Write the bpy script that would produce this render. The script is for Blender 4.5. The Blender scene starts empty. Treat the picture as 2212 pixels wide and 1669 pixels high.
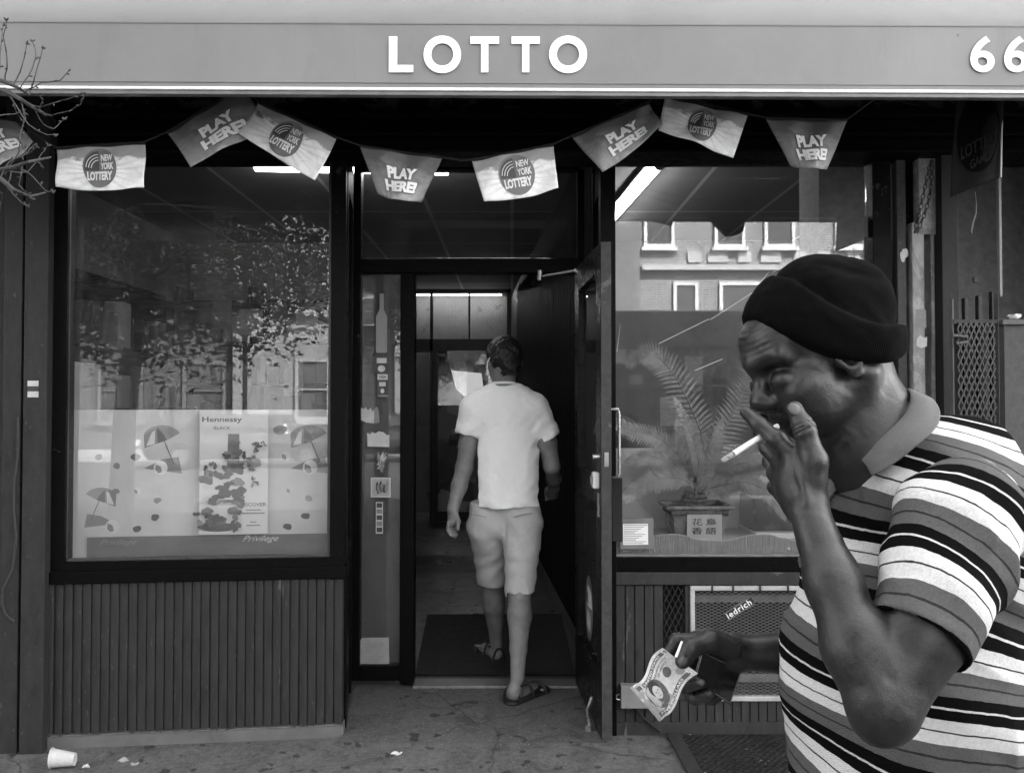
import bpy, bmesh, math, random
import numpy as np
from mathutils import Vector, Matrix, noise as mnoise
random.seed(7)
S = bpy.context.scene
COL = S.collection
R = math.radians
# ------------------------------------------------------------------ camera, sky, sun, exposure
# the camera is 1.43 m above the sidewalk, looking at the shop front (towards +Y), 1.2 degrees up
CAMZ, PITCH, FPX, CX, CY = 1.43, R(1.2), 1790.0, 1106.0, 834.5
cd = bpy.data.cameras.new('camera'); cam = bpy.data.objects.new('camera', cd); COL.objects.link(cam)
cd.sensor_width = 36.0; cd.lens = 36.0*FPX/2212.0; cd.clip_start = 0.05; cd.clip_end = 500
cam.location = (0, 0, CAMZ); cam.rotation_euler = (math.pi/2+PITCH, 0, 0)
S.camera = cam
SUN_EL, SUN_ROT = R(44), R(38)
w = bpy.data.worlds.new('World'); S.world = w; w.use_nodes = True
nt = w.node_tree; nt.nodes.clear()
sky = nt.nodes.new('ShaderNodeTexSky'); sky.sky_type = 'NISHITA'; sky.sun_disc = False
sky.sun_elevation = SUN_EL; sky.sun_rotation = SUN_ROT; sky.air_density = 1.0; sky.dust_density = 2.5
bw = nt.nodes.new('ShaderNodeRGBToBW'); bg = nt.nodes.new('ShaderNodeBackground'); bg.inputs['Strength'].default_value = 0.12
wo = nt.nodes.new('ShaderNodeOutputWorld')
nt.links.new(sky.outputs[0], bw.inputs[0]); nt.links.new(bw.outputs[0], bg.inputs['Color']); nt.links.new(bg.outputs[0], wo.inputs[0])
sd = bpy.data.lights.new('sun', 'SUN'); sd.energy = 3.2; sd.angle = R(0.5); sd.color = (1, 1, 1)
sun = bpy.data.objects.new('sun', sd); COL.objects.link(sun)
# the sun stands behind the shop (towards +Y), so the shop front is in shade and the houses opposite are lit
_dir = Vector((math.sin(SUN_ROT)*math.cos(SUN_EL), math.cos(SUN_ROT)*math.cos(SUN_EL), math.sin(SUN_EL)))
sun.rotation_euler = (-_dir).to_track_quat('-Z', 'Y').to_euler(); sun.location = _dir*60
S.view_settings.view_transform = 'Standard'; S.view_settings.look = 'None'
S.view_settings.exposure = 4.08; S.view_settings.gamma = 1.0
S.render.engine = 'CYCLES'
cy = S.cycles
cy.max_bounces = 8; cy.diffuse_bounces = 4; cy.glossy_bounces = 4; cy.transparent_max_bounces = 24; cy.transmission_bounces = 6
cy.sample_clamp_indirect = 5.0; cy.caustics_reflective = False; cy.caustics_refractive = False
cy.use_denoising = True; cy.denoising_input_passes = 'RGB_ALBEDO_NORMAL'; cy.denoising_prefilter = 'ACCURATE'
try: cy.denoiser = 'OPENIMAGEDENOISE'
except Exception: pass

# ------------------------------------------------------------------ photo-measuring helpers (turn a point measured on the photo into a place on a real plane)
def ray(qx, qy):
    d = Vector(((qx-CX)/FPX, 1.0, -(qy-CY)/FPX))
    c, s = math.cos(PITCH), math.sin(PITCH)
    return Vector((d.x, d.y*c-d.z*s, d.y*s+d.z*c))
def P(qx, qy, D):
    r = ray(qx, qy); t = D/r.y
    return Vector((r.x*t, D, CAMZ+r.z*t))
def PZ(qx, qy, z):
    r = ray(qx, qy); t = (z-CAMZ)/r.z
    return Vector((r.x*t, r.y*t, z))

# ------------------------------------------------------------------ materials (the photograph is black and white: every colour is a grey)
class NT:
    def __init__(s, name):
        s.m = bpy.data.materials.new(name); s.m.use_nodes = True; s.t = s.m.node_tree; s.t.nodes.clear()
        s.out = s.n('ShaderNodeOutputMaterial')
    def n(s, typ, **kw):
        x = s.t.nodes.new(typ)
        for k, v in kw.items(): setattr(x, k, v)
        return x
    def l(s, a, b): s.t.links.new(a, b)
    def val(s, node, key, v):
        if hasattr(v, 'is_output') or isinstance(v, bpy.types.NodeSocket): s.l(v, node.inputs[key])
        else: node.inputs[key].default_value = v
        return node
    def math(s, op, a, b=0.0, c=None, clamp=False):
        x = s.n('ShaderNodeMath', operation=op); x.use_clamp = clamp
        s.val(x, 0, a); s.val(x, 1, b)
        if c is not None: s.val(x, 2, c)
        return x.outputs[0]
    def coord(s, kind='Object', scale=(1, 1, 1), rot=(0, 0, 0)):
        if kind == 'World': o = s.n('ShaderNodeNewGeometry').outputs['Position']
        else: o = s.n('ShaderNodeTexCoord').outputs[kind]
        mp = s.n('ShaderNodeMapping'); mp.inputs['Scale'].default_value = scale; mp.inputs['Rotation'].default_value = rot
        s.l(o, mp.inputs[0]); return mp.outputs[0]
    def noise(s, co, scale, detail=5, rough=0.6, dist=0.0):
        x = s.n('ShaderNodeTexNoise'); x.inputs['Scale'].default_value = scale; x.inputs['Detail'].default_value = detail
        x.inputs['Roughness'].default_value = rough; x.inputs['Distortion'].default_value = dist
        s.l(co, x.inputs['Vector']); return x.outputs['Fac']
    def ramp(s, f, stops, interp='LINEAR'):
        x = s.n('ShaderNodeValToRGB'); cr = x.color_ramp; cr.interpolation = interp
        while len(cr.elements) > 1: cr.elements.remove(cr.elements[-1])
        cr.elements[0].position = stops[0][0]; v = stops[0][1]; cr.elements[0].color = (v, v, v, 1)
        for p, v in stops[1:]:
            e = cr.elements.new(p); e.color = (v, v, v, 1)
        s.l(f, x.inputs[0]); return x.outputs[0]
    def mix(s, f, a, b):
        x = s.n('ShaderNodeMix', data_type='FLOAT'); s.val(x, 0, f); s.val(x, 2, a); s.val(x, 3, b); return x.outputs[0]
    def bump(s, h, strength=0.3, dist=0.01):
        x = s.n('ShaderNodeBump'); x.inputs['Strength'].default_value = strength; x.inputs['Distance'].default_value = dist
        s.l(h, x.inputs['Height']); return x.outputs[0]
    def attr(s, name):
        x = s.n('ShaderNodeAttribute'); x.attribute_name = name; return x
    def bsdf(s, color, rough=0.6, metal=0.0, spec=0.5, normal=None, **kw):
        b = s.n('ShaderNodeBsdfPrincipled')
        if isinstance(color, (int, float)): b.inputs['Base Color'].default_value = (color, color, color, 1)
        else: s.l(color, b.inputs['Base Color'])
        s.val(b, 'Roughness', rough); b.inputs['Metallic'].default_value = metal; b.inputs['Specular IOR Level'].default_value = spec
        if normal is not None: s.l(normal, b.inputs['Normal'])
        for k, v in kw.items(): s.val(b, k, v)
        s.l(b.outputs[0], s.out.inputs[0]); return b
_M = {}
def mat(name, lo, hi=None, rough=0.6, scale=8.0, bump=0.15, bscale=60.0, metal=0.0, spec=0.4, stretch=(1, 1, 1), detail=6, rvar=0.15, kind='Object', bdist=0.004, contrast=(0.3, 0.7)):
    """a worn surface: a cloudy base grey between lo and hi, fine bumps and a gloss that varies"""
    if name in _M: return _M[name]
    if hi is None: hi = lo*1.25
    t = NT(name); co = t.coord(kind, stretch)
    n = t.noise(co, scale, detail, 0.65, 0.3)
    col = t.ramp(n, [(contrast[0], lo), (contrast[1], hi)])
    nb = t.noise(co, bscale, 4, 0.6)
    rr = t.ramp(n, [(0.3, max(0.03, rough-rvar)), (0.7, min(1, rough+rvar))])
    t.bsdf(col, rr, metal, spec, t.bump(nb, bump, bdist))
    _M[name] = t.m; return t.m
def emit(name, v, strength):
    if name in _M: return _M[name]
    t = NT(name); e = t.n('ShaderNodeEmission'); e.inputs[0].default_value = (v, v, v, 1); e.inputs[1].default_value = strength
    t.l(e.outputs[0], t.out.inputs[0]); _M[name] = t.m; return t.m
def glass(name, refl=0.05, dirt=0.06, rough=0.0):
    """a shop pane: mostly see-through, mirror-like reflection growing towards grazing view, a thin film of dirt"""
    if name in _M: return _M[name]
    t = NT(name); co = t.coord('Object')
    lw = t.n('ShaderNodeLayerWeight'); lw.inputs[0].default_value = 0.5
    f = t.math('POWER', lw.outputs['Facing'], 4.0)
    f = t.math('MULTIPLY_ADD', f, 0.8, refl, clamp=True)
    g = t.n('ShaderNodeBsdfAnisotropic'); g.inputs['Roughness'].default_value = rough
    tr = t.n('ShaderNodeBsdfTransparent')
    m1 = t.n('ShaderNodeMixShader'); t.l(f, m1.inputs[0]); t.l(tr.outputs[0], m1.inputs[1]); t.l(g.outputs[0], m1.inputs[2])
    d = t.n('ShaderNodeBsdfDiffuse'); d.inputs[0].default_value = (0.5, 0.5, 0.5, 1)
    n2 = t.noise(t.coord('Object', (1, 1, 0.35)), 3.0, 8, 0.75, 0.8)
    df = t.ramp(n2, [(0.4, dirt*0.15), (0.75, dirt)])
    m2 = t.n('ShaderNodeMixShader'); t.l(df, m2.inputs[0]); t.l(m1.outputs[0], m2.inputs[1]); t.l(d.outputs[0], m2.inputs[2])
    t.l(m2.outputs[0], t.out.inputs[0]); _M[name] = t.m; return t.m
BLACKP = mat('black_paint', 0.004, 0.009, 0.42, 5, 0.25, 40, spec=0.3)
DARKP = mat('dark_paint', 0.008, 0.015, 0.5, 5, 0.3, 50, spec=.2)
METAL = mat('worn_metal', 0.3, 0.45, 0.35, 20, 0.1, 80, metal=0.9)
WHITE = mat('white_plastic', 0.62, 0.72, 0.45, 10, 0.05, 60)
PAPER = mat('white_paper', 0.8, 0.9, 0.8, 15, 0.2, 80)
INK = mat('black_ink', 0.02, 0.03, 0.6, 15, 0.05, 60)
GREYINK = mat('grey_ink', 0.14, 0.2, 0.6, 15, 0.05, 60)
MIDGREY = mat('mid_grey_print', 0.26, 0.32, 0.6, 15, 0.05, 60)
GLASS = glass('window_glass', 0.05, 0.05)

# ------------------------------------------------------------------ objects
def link(o, parent=None):
    COL.objects.link(o)
    if parent is not None: o.parent = parent
    return o
def tag(o, label=None, cat=None, group=None, kind=None):
    if label: o['label'] = label
    if cat: o['category'] = cat
    if group: o['group'] = group
    if kind: o['kind'] = kind
    return o
def thing(name, label, cat, loc=(0, 0, 0), group=None, rz=0.0):
    o = bpy.data.objects.new(name, None); o.empty_display_size = 0.1; COL.objects.link(o)
    o.location = loc; o.rotation_euler = (0, 0, rz)
    bpy.context.view_layer.update
    return tag(o, label, cat, group)
def rebase(o, parent):
    """the vertices of a part are given in world coordinates; keep them there under a parent that sits elsewhere"""
    if parent is not None:
        m = Matrix.Translation(parent.location) @ parent.rotation_euler.to_matrix().to_4x4()
        p = parent
        while p.parent is not None:
            p = p.parent
            m = (Matrix.Translation(p.location) @ p.rotation_euler.to_matrix().to_4x4()) @ m
        o.data.transform(m.inverted())
class MB:
    """collects boxes, bars, tubes and plates and links them as ONE mesh object"""
    def __init__(s): s.v = []; s.f = []; s.uv = None
    def add(s, vs, fs):
        k = len(s.v); s.v += [tuple(v) for v in vs]; s.f += [tuple(i+k for i in f) for f in fs]; return s
    def box8(s, c):
        return s.add(c, [(0, 3, 2, 1), (4, 5, 6, 7), (0, 1, 5, 4), (1, 2, 6, 5), (2, 3, 7, 6), (3, 0, 4, 7)])
    def box(s, x0, x1, y0, y1, z0, z1):
        return s.box8([(x0, y0, z0), (x1, y0, z0), (x1, y1, z0), (x0, y1, z0), (x0, y0, z1), (x1, y0, z1), (x1, y1, z1), (x0, y1, z1)])
    def bevbox(s, x0, x1, y0, y1, z0, z1, b=0.004):
        bm = bmesh.new(); bmesh.ops.create_cube(bm, size=1.0)
        for v in bm.verts: v.co = ((x0+x1)/2+v.co.x*(x1-x0), (y0+y1)/2+v.co.y*(y1-y0), (z0+z1)/2+v.co.z*(z1-z0))
        bmesh.ops.bevel(bm, geom=bm.edges[:], offset=b, segments=2, affect='EDGES', profile=0.5)
        bm.verts.index_update(); s.add([v.co.copy() for v in bm.verts], [[v.index for v in f.verts] for f in bm.faces]); bm.free(); return s
    def tube(s, pts, r, n=8, closed=False):
        pts = [Vector(p) for p in pts]; m = len(pts); k = len(s.v)
        rr = r if isinstance(r, (list, tuple)) else [r]*m
        up = Vector((0.13, 0.31, 0.94)); prev = None
        for i, p in enumerate(pts):
            a = pts[i-1] if i > 0 else (pts[-1] if closed else p); b = pts[i+1] if i < m-1 else (pts[0] if closed else p)
            t = (b-a).normalized() if (b-a).length > 1e-9 else Vector((0, 0, 1))
            if prev is None: u = t.cross(up).normalized()
            else:
                u = prev-t*prev.dot(t); u = u.normalized() if u.length > 1e-6 else t.cross(up).normalized()
            prev = u; v = t.cross(u)
            for j in range(n):
                an = 2*math.pi*j/n; s.v.append(tuple(p+(u*math.cos(an)+v*math.sin(an))*rr[i]))
        for i in range(m-1 if not closed else m):
            i2 = (i+1) % m
            for j in range(n):
                j2 = (j+1) % n; s.f.append((k+i*n+j, k+i*n+j2, k+i2*n+j2, k+i2*n+j))
        if not closed:
            s.f.append(tuple(k+j for j in range(n))[::-1]); s.f.append(tuple(k+(m-1)*n+j for j in range(n)))
        return s
    def prism(s, poly, o, u, v, n, t):
        """a 2-D outline given thickness t along n"""
        o, u, v, n = Vector(o), Vector(u), Vector(v), Vector(n); k = len(poly)
        a = [o+u*p[0]+v*p[1] for p in poly]; b = [q+n*t for q in a]
        return s.add(a+b, [tuple(range(k))[::-1], tuple(range(k, 2*k))]+[(i, (i+1) % k, k+(i+1) % k, k+i) for i in range(k)])
    def build(s, name, m, parent=None, smooth=False, label=None, bevel=0.0, sub=0, ang=40):
        me = bpy.data.meshes.new(name); me.from_pydata(s.v, [], s.f); me.update()
        o = bpy.data.objects.new(name, me); link(o, parent); rebase(o, parent)
        bm = bmesh.new(); bm.from_mesh(me); bmesh.ops.recalc_face_normals(bm, faces=bm.faces[:]); bm.to_mesh(me); bm.free()
        if m: me.materials.append(m)
        if smooth: shade(me, ang)
        if bevel: 
            b = o.modifiers.new('bevel', 'BEVEL'); b.width = bevel; b.segments = 2; b.limit_method = 'ANGLE'; b.angle_limit = R(50)
        if label: o['label'] = label
        return o
def shade(me, ang=40):
    me.polygons.foreach_set('use_smooth', [True]*len(me.polygons))
    try: me.set_sharp_from_angle(angle=R(ang))
    except Exception: pass
class Wall:
    """an upright plane through two floor points: s runs along it, n points out of it towards the street"""
    def __init__(w, a, b):
        w.a = Vector((a[0], a[1], 0)); d = Vector((b[0], b[1], 0))-w.a; w.L = d.length; w.u = d.normalized()
        w.n = Vector((w.u.y, -w.u.x, 0))
    def hit(w, qx, qy, off=0.0):
        r = ray(qx, qy); o = Vector((0, 0, CAMZ)); p0 = w.a+w.n*off
        t = (p0-o).dot(w.n)/r.dot(w.n); p = o+r*t
        return (p-w.a).dot(w.u), p.z
    def at(w, s, z, n=0.0): return w.a+w.u*s+w.n*n+Vector((0, 0, z))
    def box(w, mb, s0, s1, z0, z1, n0, n1):
        return mb.box8([w.at(s0, z0, n1), w.at(s1, z0, n1), w.at(s1, z0, n0), w.at(s0, z0, n0), w.at(s0, z1, n1), w.at(s1, z1, n1), w.at(s1, z1, n0), w.at(s0, z1, n0)])
    def qbox(w, mb, x0, y0, x1, y1, n0, n1):
        """box whose outer face covers the photo rectangle (x0,y0)-(x1,y1)"""
        s0, z1 = w.hit(x0, y0, n1); s1, z0 = w.hit(x1, y1, n1)
        return w.box(mb, s0, s1, z0, z1, n0, n1)
_TC = {}
def text_mesh(txt, bold=0.0, space=1.0, depth=0.004, line=1.0, align='CENTER', shear=0.0, res=3):
    key = (txt, bold, space, depth, line, align, shear, res)
    if key not in _TC:
        c = bpy.data.curves.new('text', 'FONT'); c.body = txt; c.size = 1.0; c.offset = bold; c.space_character = space
        c.space_line = line; c.align_x = align; c.extrude = depth/2; c.resolution_u = res; c.shear = shear
        o = bpy.data.objects.new('text', c); COL.objects.link(o)
        dg = bpy.context.evaluated_depsgraph_get(); me = bpy.data.meshes.new_from_object(o.evaluated_get(dg))
        v = [tuple(x.co) for x in me.vertices]; f = [tuple(p.vertices) for p in me.polygons]
        bpy.data.objects.remove(o); bpy.data.curves.remove(c); bpy.data.meshes.remove(me)
        _TC[key] = (v, f)
    return _TC[key]
def put_text(txt, name, m, parent, fn, w=None, h=None, bold=0.0, space=1.0, thick=0.002, cx=0.0, cy=0.0, line=1.0, shear=0.0, label=None, res=3):
    """letters fitted into a w x h box centred at (cx, cy), carried onto a surface by fn(x, y, out)"""
    v, f = text_mesh(txt, bold, space, 0.1, line, 'CENTER', shear, res)
    xs = [a[0] for a in v]; ys = [a[1] for a in v]
    x0, x1, y0, y1 = min(xs), max(xs), min(ys), max(ys)
    sx = w/(x1-x0) if w else None; sy = h/(y1-y0) if h else None
    sx = sx or sy; sy = sy or sx
    mb = MB(); vv = [fn(cx+(a[0]-(x0+x1)/2)*sx, cy+(a[1]-(y0+y1)/2)*sy, (a[2]/0.05+1)*0.5*thick) for a in v]
    mb.add(vv, f)
    return mb.build(name, m, parent, label=label)
# ------------------------------------------------------------------ a small sculpting kit: distance fields blended smoothly, turned into one continuous skin
def _len(a): return np.sqrt((a*a).sum(-1))
class Sculpt:
    def __init__(s): s.ops = []; s.post = None
    def _add(s, fn, c, rad, k, mode):
        s.ops.append((fn, np.array(c, float), rad, k, mode)); return s
    def ell(s, c, r, rot=None, k=0.01, mode='u'):
        c = np.array(c, float); r = np.array(r, float); M = None if rot is None else np.array(rot, float)   # rows of M = local axes
        def fn(p):
            q = p-c
            if M is not None: q = q @ M.T
            k0 = _len(q/r); k1 = _len(q/(r*r))+1e-9
            return k0*(k0-1.0)/k1
        return s._add(fn, c, r.max(), k, mode)
    def cap(s, a, b, ra, rb=None, k=0.01, mode='u', flat=None):
        """a tapered rod; flat=(axis, f) squeezes it to f of its thickness along an axis"""
        a = np.array(a, float); b = np.array(b, float); rb = ra if rb is None else rb; ba = b-a; L2 = max(1e-12, (ba*ba).sum())
        if flat is not None: fa = np.array(flat[0], float); fa /= np.linalg.norm(fa); ff = flat[1]
        def fn(p):
            pa = p-a; h = np.clip((pa @ ba)/L2, 0, 1); d = pa-h[..., None]*ba
            if flat is not None:
                c = d @ fa; d = d+(c*(1.0/ff-1.0))[..., None]*fa
                return (_len(d)-(ra+(rb-ra)*h))*(ff*0.5+0.5)
            return _len(d)-(ra+(rb-ra)*h)
        return s._add(fn, (a+b)/2, np.linalg.norm(ba)/2+max(ra, rb), k, mode)
    def chain(s, pts, rs, k=0.008, flat=None):
        for i in range(len(pts)-1): s.cap(pts[i], pts[i+1], rs[i], rs[i+1], k, 'u', flat)
        return s
    def ring(s, c, n, R_, r, k=0.003, mode='u', sx=1.0, ax=None):
        c = np.array(c, float); n = np.array(n, float); n /= np.linalg.norm(n)
        ax = np.array(ax if ax is not None else [0, 0, 1], float); ax -= n*(ax @ n); ax /= np.linalg.norm(ax); bx = np.cross(n, ax)
        def fn(p):
            q = p-c; x = (q @ ax)/sx; y = q @ bx; z = q @ n
            return np.sqrt((np.sqrt(x*x+y*y)-R_)**2+z*z)-r
        return s._add(fn, c, R_*max(1, sx)+r, k, mode)
    def half(s, p0, n, k=0.004, c=None, rad=9.0):
        """cut away everything on the side n points to"""
        p0 = np.array(p0, float); n = np.array(n, float); n /= np.linalg.norm(n)
        def fn(p): return (p-p0) @ n
        s.ops.append((fn, p0, rad, k, 'i')); return s
    def field(s, p, box=None, tol=0.0):
        d = np.full(p.shape[:-1], 10.0)
        for fn, c, rad, k, mode in s.ops:
            if box is not None and mode != 'i' and np.linalg.norm(c-box[0]) > rad+box[1]+k+tol: continue
            x = fn(p)
            if mode == 'u':
                h = np.maximum(k-np.abs(d-x), 0)/k if k > 0 else 0
                d = np.minimum(d, x)-h*h*k*0.25
            elif mode == 's':
                x = -x; h = np.maximum(k-np.abs(d-x), 0)/k; d = np.maximum(d, x)+h*h*k*0.25
            elif mode == 'i':
                h = np.maximum(k-np.abs(d-x), 0)/k; d = np.maximum(d, x)+h*h*k*0.25
        if s.post is not None: d = s.post(p, d)
        return d
    def mesh(s, lo, hi, res, B=12):
        lo = np.array(lo, float); hi = np.array(hi, float)
        nb = np.maximum(1, np.ceil((hi-lo)/(res*B)).astype(int)); N = nb*B+1
        V = np.ones(N, np.float32)
        cs = [lo[i]+(np.arange(nb[i])+0.5)*B*res for i in range(3)]
        C = np.stack(np.meshgrid(*cs, indexing='ij'), -1); dc = s.field(C)
        hd = B*res*0.5*1.7321
        idx = np.argwhere(np.abs(dc) < hd*1.6+0.012)
        act = {tuple(i) for i in idx}
        neg = np.argwhere(dc <= -(hd*1.6+0.012))
        for i, j, k in neg: V[i*B:i*B+B+1, j*B:j*B+B+1, k*B:k*B+B+1] = -1
        g = np.arange(B+1)*res; G = np.stack(np.meshgrid(g, g, g, indexing='ij'), -1)
        for i, j, k in idx:
            o = lo+np.array([i, j, k])*B*res
            V[i*B:i*B+B+1, j*B:j*B+B+1, k*B:k*B+B+1] = s.field(G+o, (o+B*res/2, hd), 0.02)
        V[0], V[-1], V[:, 0], V[:, -1], V[:, :, 0], V[:, :, -1] = 1, 1, 1, 1, 1, 1
        return surface_net(V, lo, res)
def surface_net(V, lo, res):
    I = V < 0
    n0 = I[:-1, :-1, :-1]; mixd = np.zeros(n0.shape, bool)
    cor = [(a, b, c) for a in (0, 1) for b in (0, 1) for c in (0, 1)]
    sl = lambda a, n: slice(a, n-1+a)
    nx, ny, nz = V.shape
    get = lambda A, c: A[sl(c[0], nx), sl(c[1], ny), sl(c[2], nz)]
    for c in cor[1:]: mixd |= (get(I, c) != n0)
    cells = np.argwhere(mixd); ids = np.full(mixd.shape, -1, np.int32); ids[mixd] = np.arange(len(cells))
    vals = {c: V[cells[:, 0]+c[0], cells[:, 1]+c[1], cells[:, 2]+c[2]].astype(float) for c in cor}
    acc = np.zeros((len(cells), 3)); cnt = np.zeros(len(cells))
    for c in cor:
        for ax in range(3):
            if c[ax] == 0:
                e = list(c); e[ax] = 1; e = tuple(e); a, b = vals[c], vals[e]; m = (a < 0) != (b < 0)
                t = np.where(m, a/np.where(m, a-b, 1), 0); pt = np.tile(np.array(c, float), (len(cells), 1)); pt[:, ax] += t
                acc[m] += pt[m]; cnt[m] += 1
    verts = lo+(cells+acc/np.maximum(cnt, 1)[:, None])*res
    F = []
    for ax in range(3):
        a, b = (ax+1) % 3, (ax+2) % 3
        s0 = [slice(1, n-1) for n in V.shape]; s0[ax] = slice(0, V.shape[ax]-1); s1 = list(s0); s1[ax] = slice(1, V.shape[ax])
        A, Bq = I[tuple(s0)], I[tuple(s1)]; e = np.argwhere(A != Bq)
        if not len(e): continue
        flip = A[tuple(e.T)]; g = e.copy()
        for q in range(3):
            if q != ax: g[:, q] += 1
        def cid(da, db):
            h = g.copy(); h[:, a] -= da; h[:, b] -= db; return ids[h[:, 0], h[:, 1], h[:, 2]]
        q = np.stack([cid(1, 1), cid(0, 1), cid(0, 0), cid(1, 0)], 1)
        q[~flip] = q[~flip][:, ::-1]; F.append(q)
    return verts, np.concatenate(F)
def skin(parts, name, m, parent=None, smooth_it=1, attrs=None, label=None):
    """links one or more sculpted shells as ONE mesh object; attrs: name -> function of the vertex positions"""
    vs, fs, k = [], [], 0
    for v, f in parts: vs.append(v); fs.append(f+k); k += len(v)
    v = np.concatenate(vs); f = np.concatenate(fs)
    for _ in range(smooth_it):
        acc = np.zeros_like(v); c = np.zeros(len(v))
        for i in range(4):
            np.add.at(acc, f[:, i], v[f[:, (i+1) % 4]]); np.add.at(acc, f[:, i], v[f[:, (i+3) % 4]]); np.add.at(c, f[:, i], 2)
        v = v*0.5+0.5*acc/np.maximum(c, 1)[:, None]
    me = bpy.data.meshes.new(name); me.vertices.add(len(v)); me.loops.add(len(f)*4); me.polygons.add(len(f))
    me.vertices.foreach_set('co', v.astype(np.float32).ravel()); me.loops.foreach_set('vertex_index', f.astype(np.int32).ravel())
    me.polygons.foreach_set('loop_start', np.arange(len(f), dtype=np.int32)*4); me.update(calc_edges=True); me.validate()
    me.polygons.foreach_set('use_smooth', np.ones(len(me.polygons), bool))
    for an, fn in (attrs or {}).items():
        a = me.attributes.new(an, 'FLOAT', 'POINT'); a.data.foreach_set('value', np.asarray(fn(v), np.float32))
    o = bpy.data.objects.new(name, me); link(o, parent); rebase(o, parent)
    if m: me.materials.append(m)
    if label: o['label'] = label
    return o
def sstep(a, b, x):
    t = np.clip((x-a)/(b-a), 0, 1); return t*t*(3-2*t)
def fr(fwd, up=(0, 0, 1)):
    """rows: forward, side, up (orthonormal)"""
    f = np.array(fwd, float); f /= np.linalg.norm(f); u = np.array(up, float); u -= f*(u @ f); u /= np.linalg.norm(u)
    return np.array([f, np.cross(u, f), u])
def wnoise(p, sc, seed=0.0):
    """cheap smooth pseudo-noise in -1..1 from warped sines"""
    x, y, z = (p[..., 0]*sc+seed), (p[..., 1]*sc+seed*1.7), (p[..., 2]*sc-seed)
    a = np.sin(x*1.7+2.1*np.sin(y*1.3+z*0.7)+1.3*np.sin(z*2.1)); b = np.sin(y*2.3+1.7*np.sin(z*1.1+x*0.9)+a); c = np.sin(z*1.9+1.9*np.sin(x*1.5-y*0.8)+b)
    return (a+b+c)/3
# ------------------------------------------------------------------ the shop front
def paint_peel(name, base, under, scale=3.0, cut=0.56, rough=0.5, stretch=(1, 1, 1), spec=.15):
    t = NT(name); co = t.coord('Object', stretch); n = t.noise(co, scale, 9, 0.72, 1.2); n2 = t.noise(co, 30, 5, 0.7); n3 = t.noise(co, 260, 3, .6)
    m = t.ramp(t.math('MULTIPLY_ADD', n2, 0.12, n), [(cut+.06, 0), (cut+.075, 1)])
    b = t.ramp(n2, [(.3, base*.75), (.7, base*1.3)]); u = t.ramp(n2, [(.3, under*.6), (.7, under)])
    sp = t.ramp(t.noise(co, 95, 2, .5), [(.70, 0), (.72, 1)])
    col = t.mix(m, b, u); col = t.mix(t.math('MULTIPLY', sp, .5), col, under)
    t.bsdf(col, t.ramp(n2, [(.3, rough-.12), (.7, rough+.15)]), 0, spec, t.bump(t.math('MULTIPLY_ADD', m, -.6, n3), .3, .003)); _M[name] = t.m; return t.m
FRAME = paint_peel('frame_black', .0028, .04, 2.5, .66, .42, spec=.06)
FASCIA = paint_peel('fascia_black', .005, .05, 2.2, .50, .45, (1, 1, 2.2), .06)
BOARD = paint_peel('board_grey', .028, .09, 3.0, .66, .6, (1, 1, .25))
BOARD2 = paint_peel('board_grey_light', .036, .12, 3.0, .66, .6, (1, 1, .25))
PIER = paint_peel('pier_grey', .030, .09, 2.0, .62, .6, (1, 1, .4))
def concrete(name='sidewalk_concrete', lo=.05, hi=.17, joints=True):
    t = NT(name); co = t.coord('World'); n = t.noise(co, 1.6, 9, .78, .8); n2 = t.noise(co, 38, 6, .8); v = t.noise(co, 7, 5, .7, 1.2)
    gum = t.ramp(t.noise(co, 13, 2, .4), [(.655, 0), (.685, 1)]); st = t.ramp(t.noise(co, 3.3, 7, .8, 1.5), [(.50, 0), (.66, 1)])
    col = t.ramp(t.math('MULTIPLY_ADD', n2, .5, t.math('MULTIPLY_ADD', v, .25, t.math('MULTIPLY', n, .4))), [(.42, lo), (.72, hi)])
    col = t.mix(t.math('MULTIPLY', st, .65), col, lo*.45); col = t.mix(t.math('MULTIPLY', gum, .8), col, .02)
    sp = t.ramp(t.noise(co, 120, 2, .5), [(.64, 0), (.68, 1)]); col = t.mix(t.math('MULTIPLY', sp, .55), col, .30)
    w_ = t.n('ShaderNodeMix', data_type='VECTOR'); w_.inputs[0].default_value = .10; nv = t.n('ShaderNodeTexNoise'); nv.inputs['Scale'].default_value = 5; t.l(co, nv.inputs['Vector']); t.l(co, w_.inputs[4]); t.l(nv.outputs['Color'], w_.inputs[5])
    vo = t.n('ShaderNodeTexVoronoi', feature='DISTANCE_TO_EDGE'); vo.inputs['Scale'].default_value = .9; t.l(w_.outputs[1], vo.inputs['Vector'])
    ck = t.ramp(vo.outputs['Distance'], [(.0, 1), (.004, 0)]); col = t.mix(t.math('MULTIPLY', ck, .45), col, .02)
    h = t.math('MULTIPLY_ADD', ck, -1.0, t.math('MULTIPLY_ADD', v, .4, n2))
    t.bsdf(col, .8, 0, .3, t.bump(h, .7, .008)); _M[name] = t.m; return t.m
CONC = concrete()
WL = Wall((-1.888, 3.48), (-.7265, 3.60)); WR = Wall((.443, 3.62), (1.66, 3.62)); WD = Wall((-.80, 4.2), (.44, 4.2)); WG = Wall((.318, 4.19), (.372, 3.47))
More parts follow.
